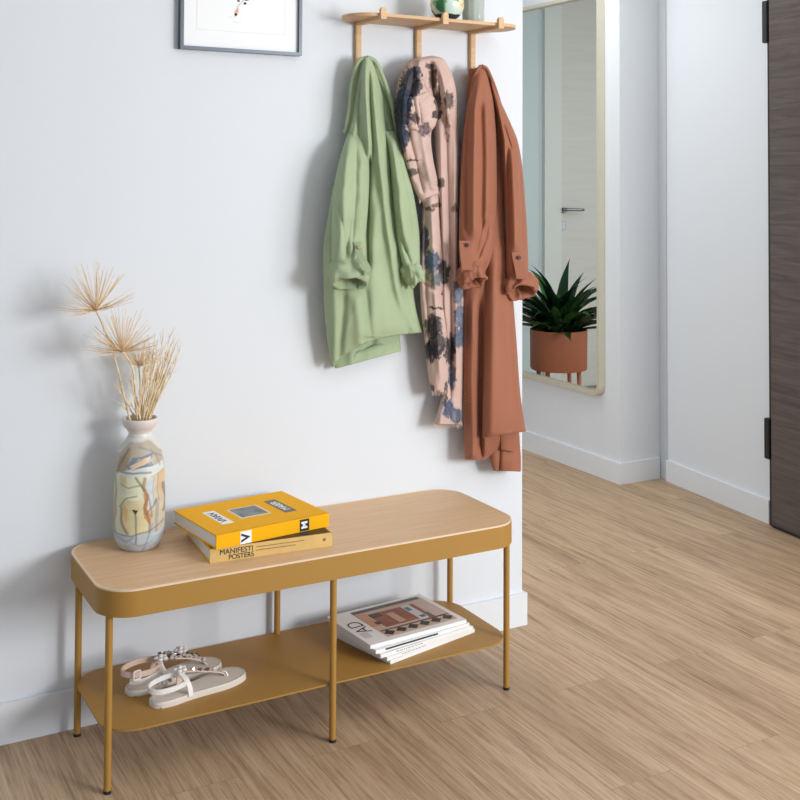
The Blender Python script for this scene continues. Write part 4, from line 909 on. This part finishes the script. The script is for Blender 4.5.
cloth('tail', [(424, 180, 440, 180, .06, .02), (422, 215, 440, 215, .06, .03), (420.5, 250, 443, 250, .06, .036), (419.5, 280, 445, 280, .06, .038), (421, 310, 445, 312, .06, .038), (424, 335, 447, 335, .06, .036), (427, 365, 448.5, 362, .06, .034), (430, 385, 448, 382, .06, .03), (432, 393, 446.5, 392, .06, .02)], M_scarf, sc, seed=32, nr=220, nc=70, paint=scarfpaint(1), wr=0.004, wscale=(0.09, 0.03), inset=0.01,
      folds=[([(431, 180), (434, 260), (438, 330), (441, 392)], 0.016, 3.4), ([(425, 200), (426, 290), (431, 370)], -0.012, 2, 'c'), ([(439, 190), (441, 250), (442, 320)], -0.014, 2, 'c'), ([(424, 282), (443, 296)], -0.010, 4)])
cloth('upper_drape', [(404, 66, 421, 60, .062, .02), (399, 78, 433, 66, .064, .04), (395.5, 95, 434, 88, .066, .05), (394, 112, 434, 112, .068, .055), (397, 132, 431, 138, .07, .054), (402, 155, 433, 158, .07, .046), (410, 180, 437, 178, .072, .038), (419, 200.5, 439, 193, .072, .028)], M_scarf, sc, seed=33, nr=190, nc=80, paint=scarfpaint(1), wr=0.005, wscale=(0.07, 0.03), inset=0.012,
      folds=[([(414, 62), (404, 95), (401, 135), (408, 160)], 0.020, 4), ([(418, 62), (410, 95), (409, 140)], -0.016, 2.2, 'c'), ([(424, 62), (417, 100), (424, 140), (431, 190)], 0.018, 4), ([(430, 70), (428, 110), (427, 140)], -0.018, 2.2, 'c'), ([(408, 130), (417, 165), (424, 196)], -0.014, 2.2, 'c'), ([(404, 150), (414, 185)], 0.008, 3), ([(430, 150), (433, 192)], 0.010, 3)])
cloth('top_loop', [(412, 59, 432, 55.5, .066, .014), (406, 64, 442, 58, .066, .034), (403, 71, 449, 68, .066, .044), (404, 80, 454, 80, .066, .046), (424, 92, 456.5, 94, .066, .044), (434, 108, 457, 110, .064, .036), (441, 126, 457.5, 126, .062, .022), (447, 146, 455, 146, .058, .012)], M_scarf, sc, seed=34, nr=130, nc=80, paint=scarfpaint(1), wr=0.004, wscale=(0.08, 0.05), hollow=False,
      folds=[([(431, 58), (432, 80), (434, 108)], -0.040, 3.4), ([(439, 60), (446, 88), (450, 130)], 0.020, 3.6), ([(444, 62), (451, 96), (453, 130)], -0.014, 2, 'c'), ([(421, 57), (417, 82)], 0.016, 4), ([(426, 58), (425, 80)], -0.012, 2, 'c'), ([(438, 70), (441, 118)], -0.014, 2.2, 'c')])
# knot-like bulge where the scarf is tucked
cloth('tucked_fold', [(408, 98, 428, 92, .112, .012), (405, 106, 436, 100, .112, .022), (405, 118, 438, 113, .112, .026), (408, 128, 436, 124, .112, .024), (414, 134, 431, 132, .110, .012)], M_scarf, sc, seed=35, nr=60, nc=60, paint=scarfpaint(1), wr=0.004, wscale=(0.12, 0.1), hollow=False, folds=[([(416, 100), (420, 130)], -0.012, 3)])
def fringe(u0, v0, u1, v1, d, n, ln):
    rf = random.Random(int(u0)); bm = bmesh.new()
    for i in range(n):
        f = i/(n-1); p = oy(u0+(u1-u0)*f, v0+(v1-v0)*f, -d)-sc.location; l = ln*rf.uniform(.6, 1.3)
        tube(bm, [p+Vector((0, 0, 0.003)), p+Vector((rf.uniform(-.003, .003), rf.uniform(-.003, .003), -l))], [0.0008, 0.0004], 4)
    o = obj('fringe', bm, mat('scarf_fringe', (222, 190, 172), 0.9), sc)
fringe(419, 200, 439, 192.5, .085, 34, 0.012); fringe(434, 423, 462, 423.5, .058, 44, 0.014); fringe(432, 392, 446, 391.5, .072, 26, 0.010)
M_sf = mat('scarf_side_fringe', (222, 194, 178), 0.9)
bm = bmesh.new(); rf = random.Random(2)
for i in range(46):
    f = i/45; p = oy(463.5-1.0*abs(f-.5), 270+150*f, -.055)-sc.location; tube(bm, [p, p+Vector((0.006*rf.uniform(.4, 1.2), -0.004, -0.002))], [0.0007, 0.0004], 4)
obj('side_fringe', bm, M_sf, sc)
bm = bmesh.new()
for i in range(24):
    f = i/23; p = oy(422.5-1.0*f, 222+50*f, -.068)-sc.location; tube(bm, [p+Vector((.003, -.01, 0)), p+Vector((-0.006*rf.uniform(.4, 1.2), -0.012, -0.002))], [0.0007, 0.0004], 4)
obj('side_fringe', bm, M_sf, sc)

# ------------------------------------------------------------------ wall mirror
MY0, MY1, MZ0, MZ1 = 1.205, 2.10, 0.376, 2.252
mr = thing('wall_mirror', 'tall rounded mirror in a pale brass frame on the hallway wall', 'mirror', (X1, (MY0+MY1)/2, MZ0))
H_ = MZ1-MZ0; W_ = MY1-MY0
def mring(r0, inset, n=8): return rrect(-W_/2+inset, W_/2-inset, inset, H_-inset, r0, n)
bm = bmesh.new(); o_ = mring(0.05, 0); i_ = mring(0.038, 0.016); n = len(o_)
R_ = [[bm.verts.new((x, a, b)) for a, b in p] for p, x in ((o_, -0.0005), (o_, -0.036), (i_, -0.036), (i_, -0.0005))]
for k in range(4):
    for i in range(n): bm.faces.new((R_[k][i], R_[k][(i+1) % n], R_[(k+1) % 4][(i+1) % n], R_[(k+1) % 4][i]))
flatnormals(obj('frame', bm, M_brass, mr))
bm = bmesh.new(); q = mring(0.0375, 0.0165); a = [bm.verts.new((-0.012, y, z)) for y, z in q]; b = [bm.verts.new((-0.002, y, z)) for y, z in q]
bm.faces.new(a); bm.faces.new(b[::-1])
for i in range(n): bm.faces.new((a[i], b[i], b[(i+1) % n], a[(i+1) % n]))
obj('glass', bm, mirror_mat(), mr)

# ------------------------------------------------------------------ potted plant (seen in the mirror)
PC = Vector((1.64, 2.2, 0))
pp = thing('potted_plant', 'leafy green plant in a terracotta planter on legs, reflected in the mirror', 'plant', PC)
bm = bmesh.new(); lathe(bm, [(0, 0.315), (0.154, 0.315), (0.158, 0.32), (0.160, 0.535), (0.156, 0.537), (0.152, 0.535), (0.152, 0.495), (0, 0.495)], 64); flatnormals(obj('planter', bm, M_terracotta, pp))
bm = bmesh.new(); lathe(bm, [(0, 0.512), (0.151, 0.508)], 40); obj('soil', bm, M_soil, pp)
for k in range(4):
    a = PI/4+k*PI/2+0.35; c, s = math.cos(a), math.sin(a); bm = bmesh.new(); tube(bm, [(0.125*c, 0.125*s, 0.33), (0.140*c, 0.140*s, 0.0)], [0.013, 0.009], 12); obj('leg', bm, M_terracotta, pp, smooth=True)
M_leaf = mat('dark_leaf', (38, 78, 40), 0.35, var=0.4, vscale=5)
M_leaf2 = mat('light_leaf', (74, 116, 52), 0.35, var=0.3, vscale=5)
rl = random.Random(12)
for i in range(80):
    ph = i*2.39996+rl.uniform(-.2, .2); el = 1.42-1.05*(i/80)**0.9+rl.uniform(-.12, .12); Ln = rl.uniform(0.36, 0.54)*(1-0.2*i/80); wd = rl.uniform(0.026, 0.040)
    bm = bmesh.new(); out = Vector((math.cos(ph), math.sin(ph), 0)); sd = Vector((-math.sin(ph), math.cos(ph), 0))
    p = Vector((0, 0, 0.50))+out*rl.uniform(0.0, 0.05); ang = el; rows = []
    NS = 10; drop = rl.uniform(0.7, 1.7) if i < 50 else rl.uniform(0.4, 0.9)
    for k in range(NS+1):
        f = k/NS; wk = wd*(math.sin(PI*min(1, f*0.85+0.13))**0.8)*(1-f**4)
        d = out*math.cos(ang)+Vector((0, 0, 1))*math.sin(ang); nn = sd.cross(d)
        rows.append([bm.verts.new(p-sd*wk+nn*-wk*0.35), bm.verts.new(p), bm.verts.new(p+sd*wk-nn*wk*0.35)])
        p = p+d*Ln/NS; ang -= drop/NS*(0.4+1.3*f)
    for a, b in zip(rows, rows[1:]):
        for k in range(2): bm.faces.new((a[k], a[k+1], b[k+1], b[k]))
    bmesh.ops.solidify(bm, geom=bm.faces[:], thickness=0.0012)
    obj('leaf', bm, M_leaf if rl.random() < 0.8 else M_leaf2, pp, smooth=True)
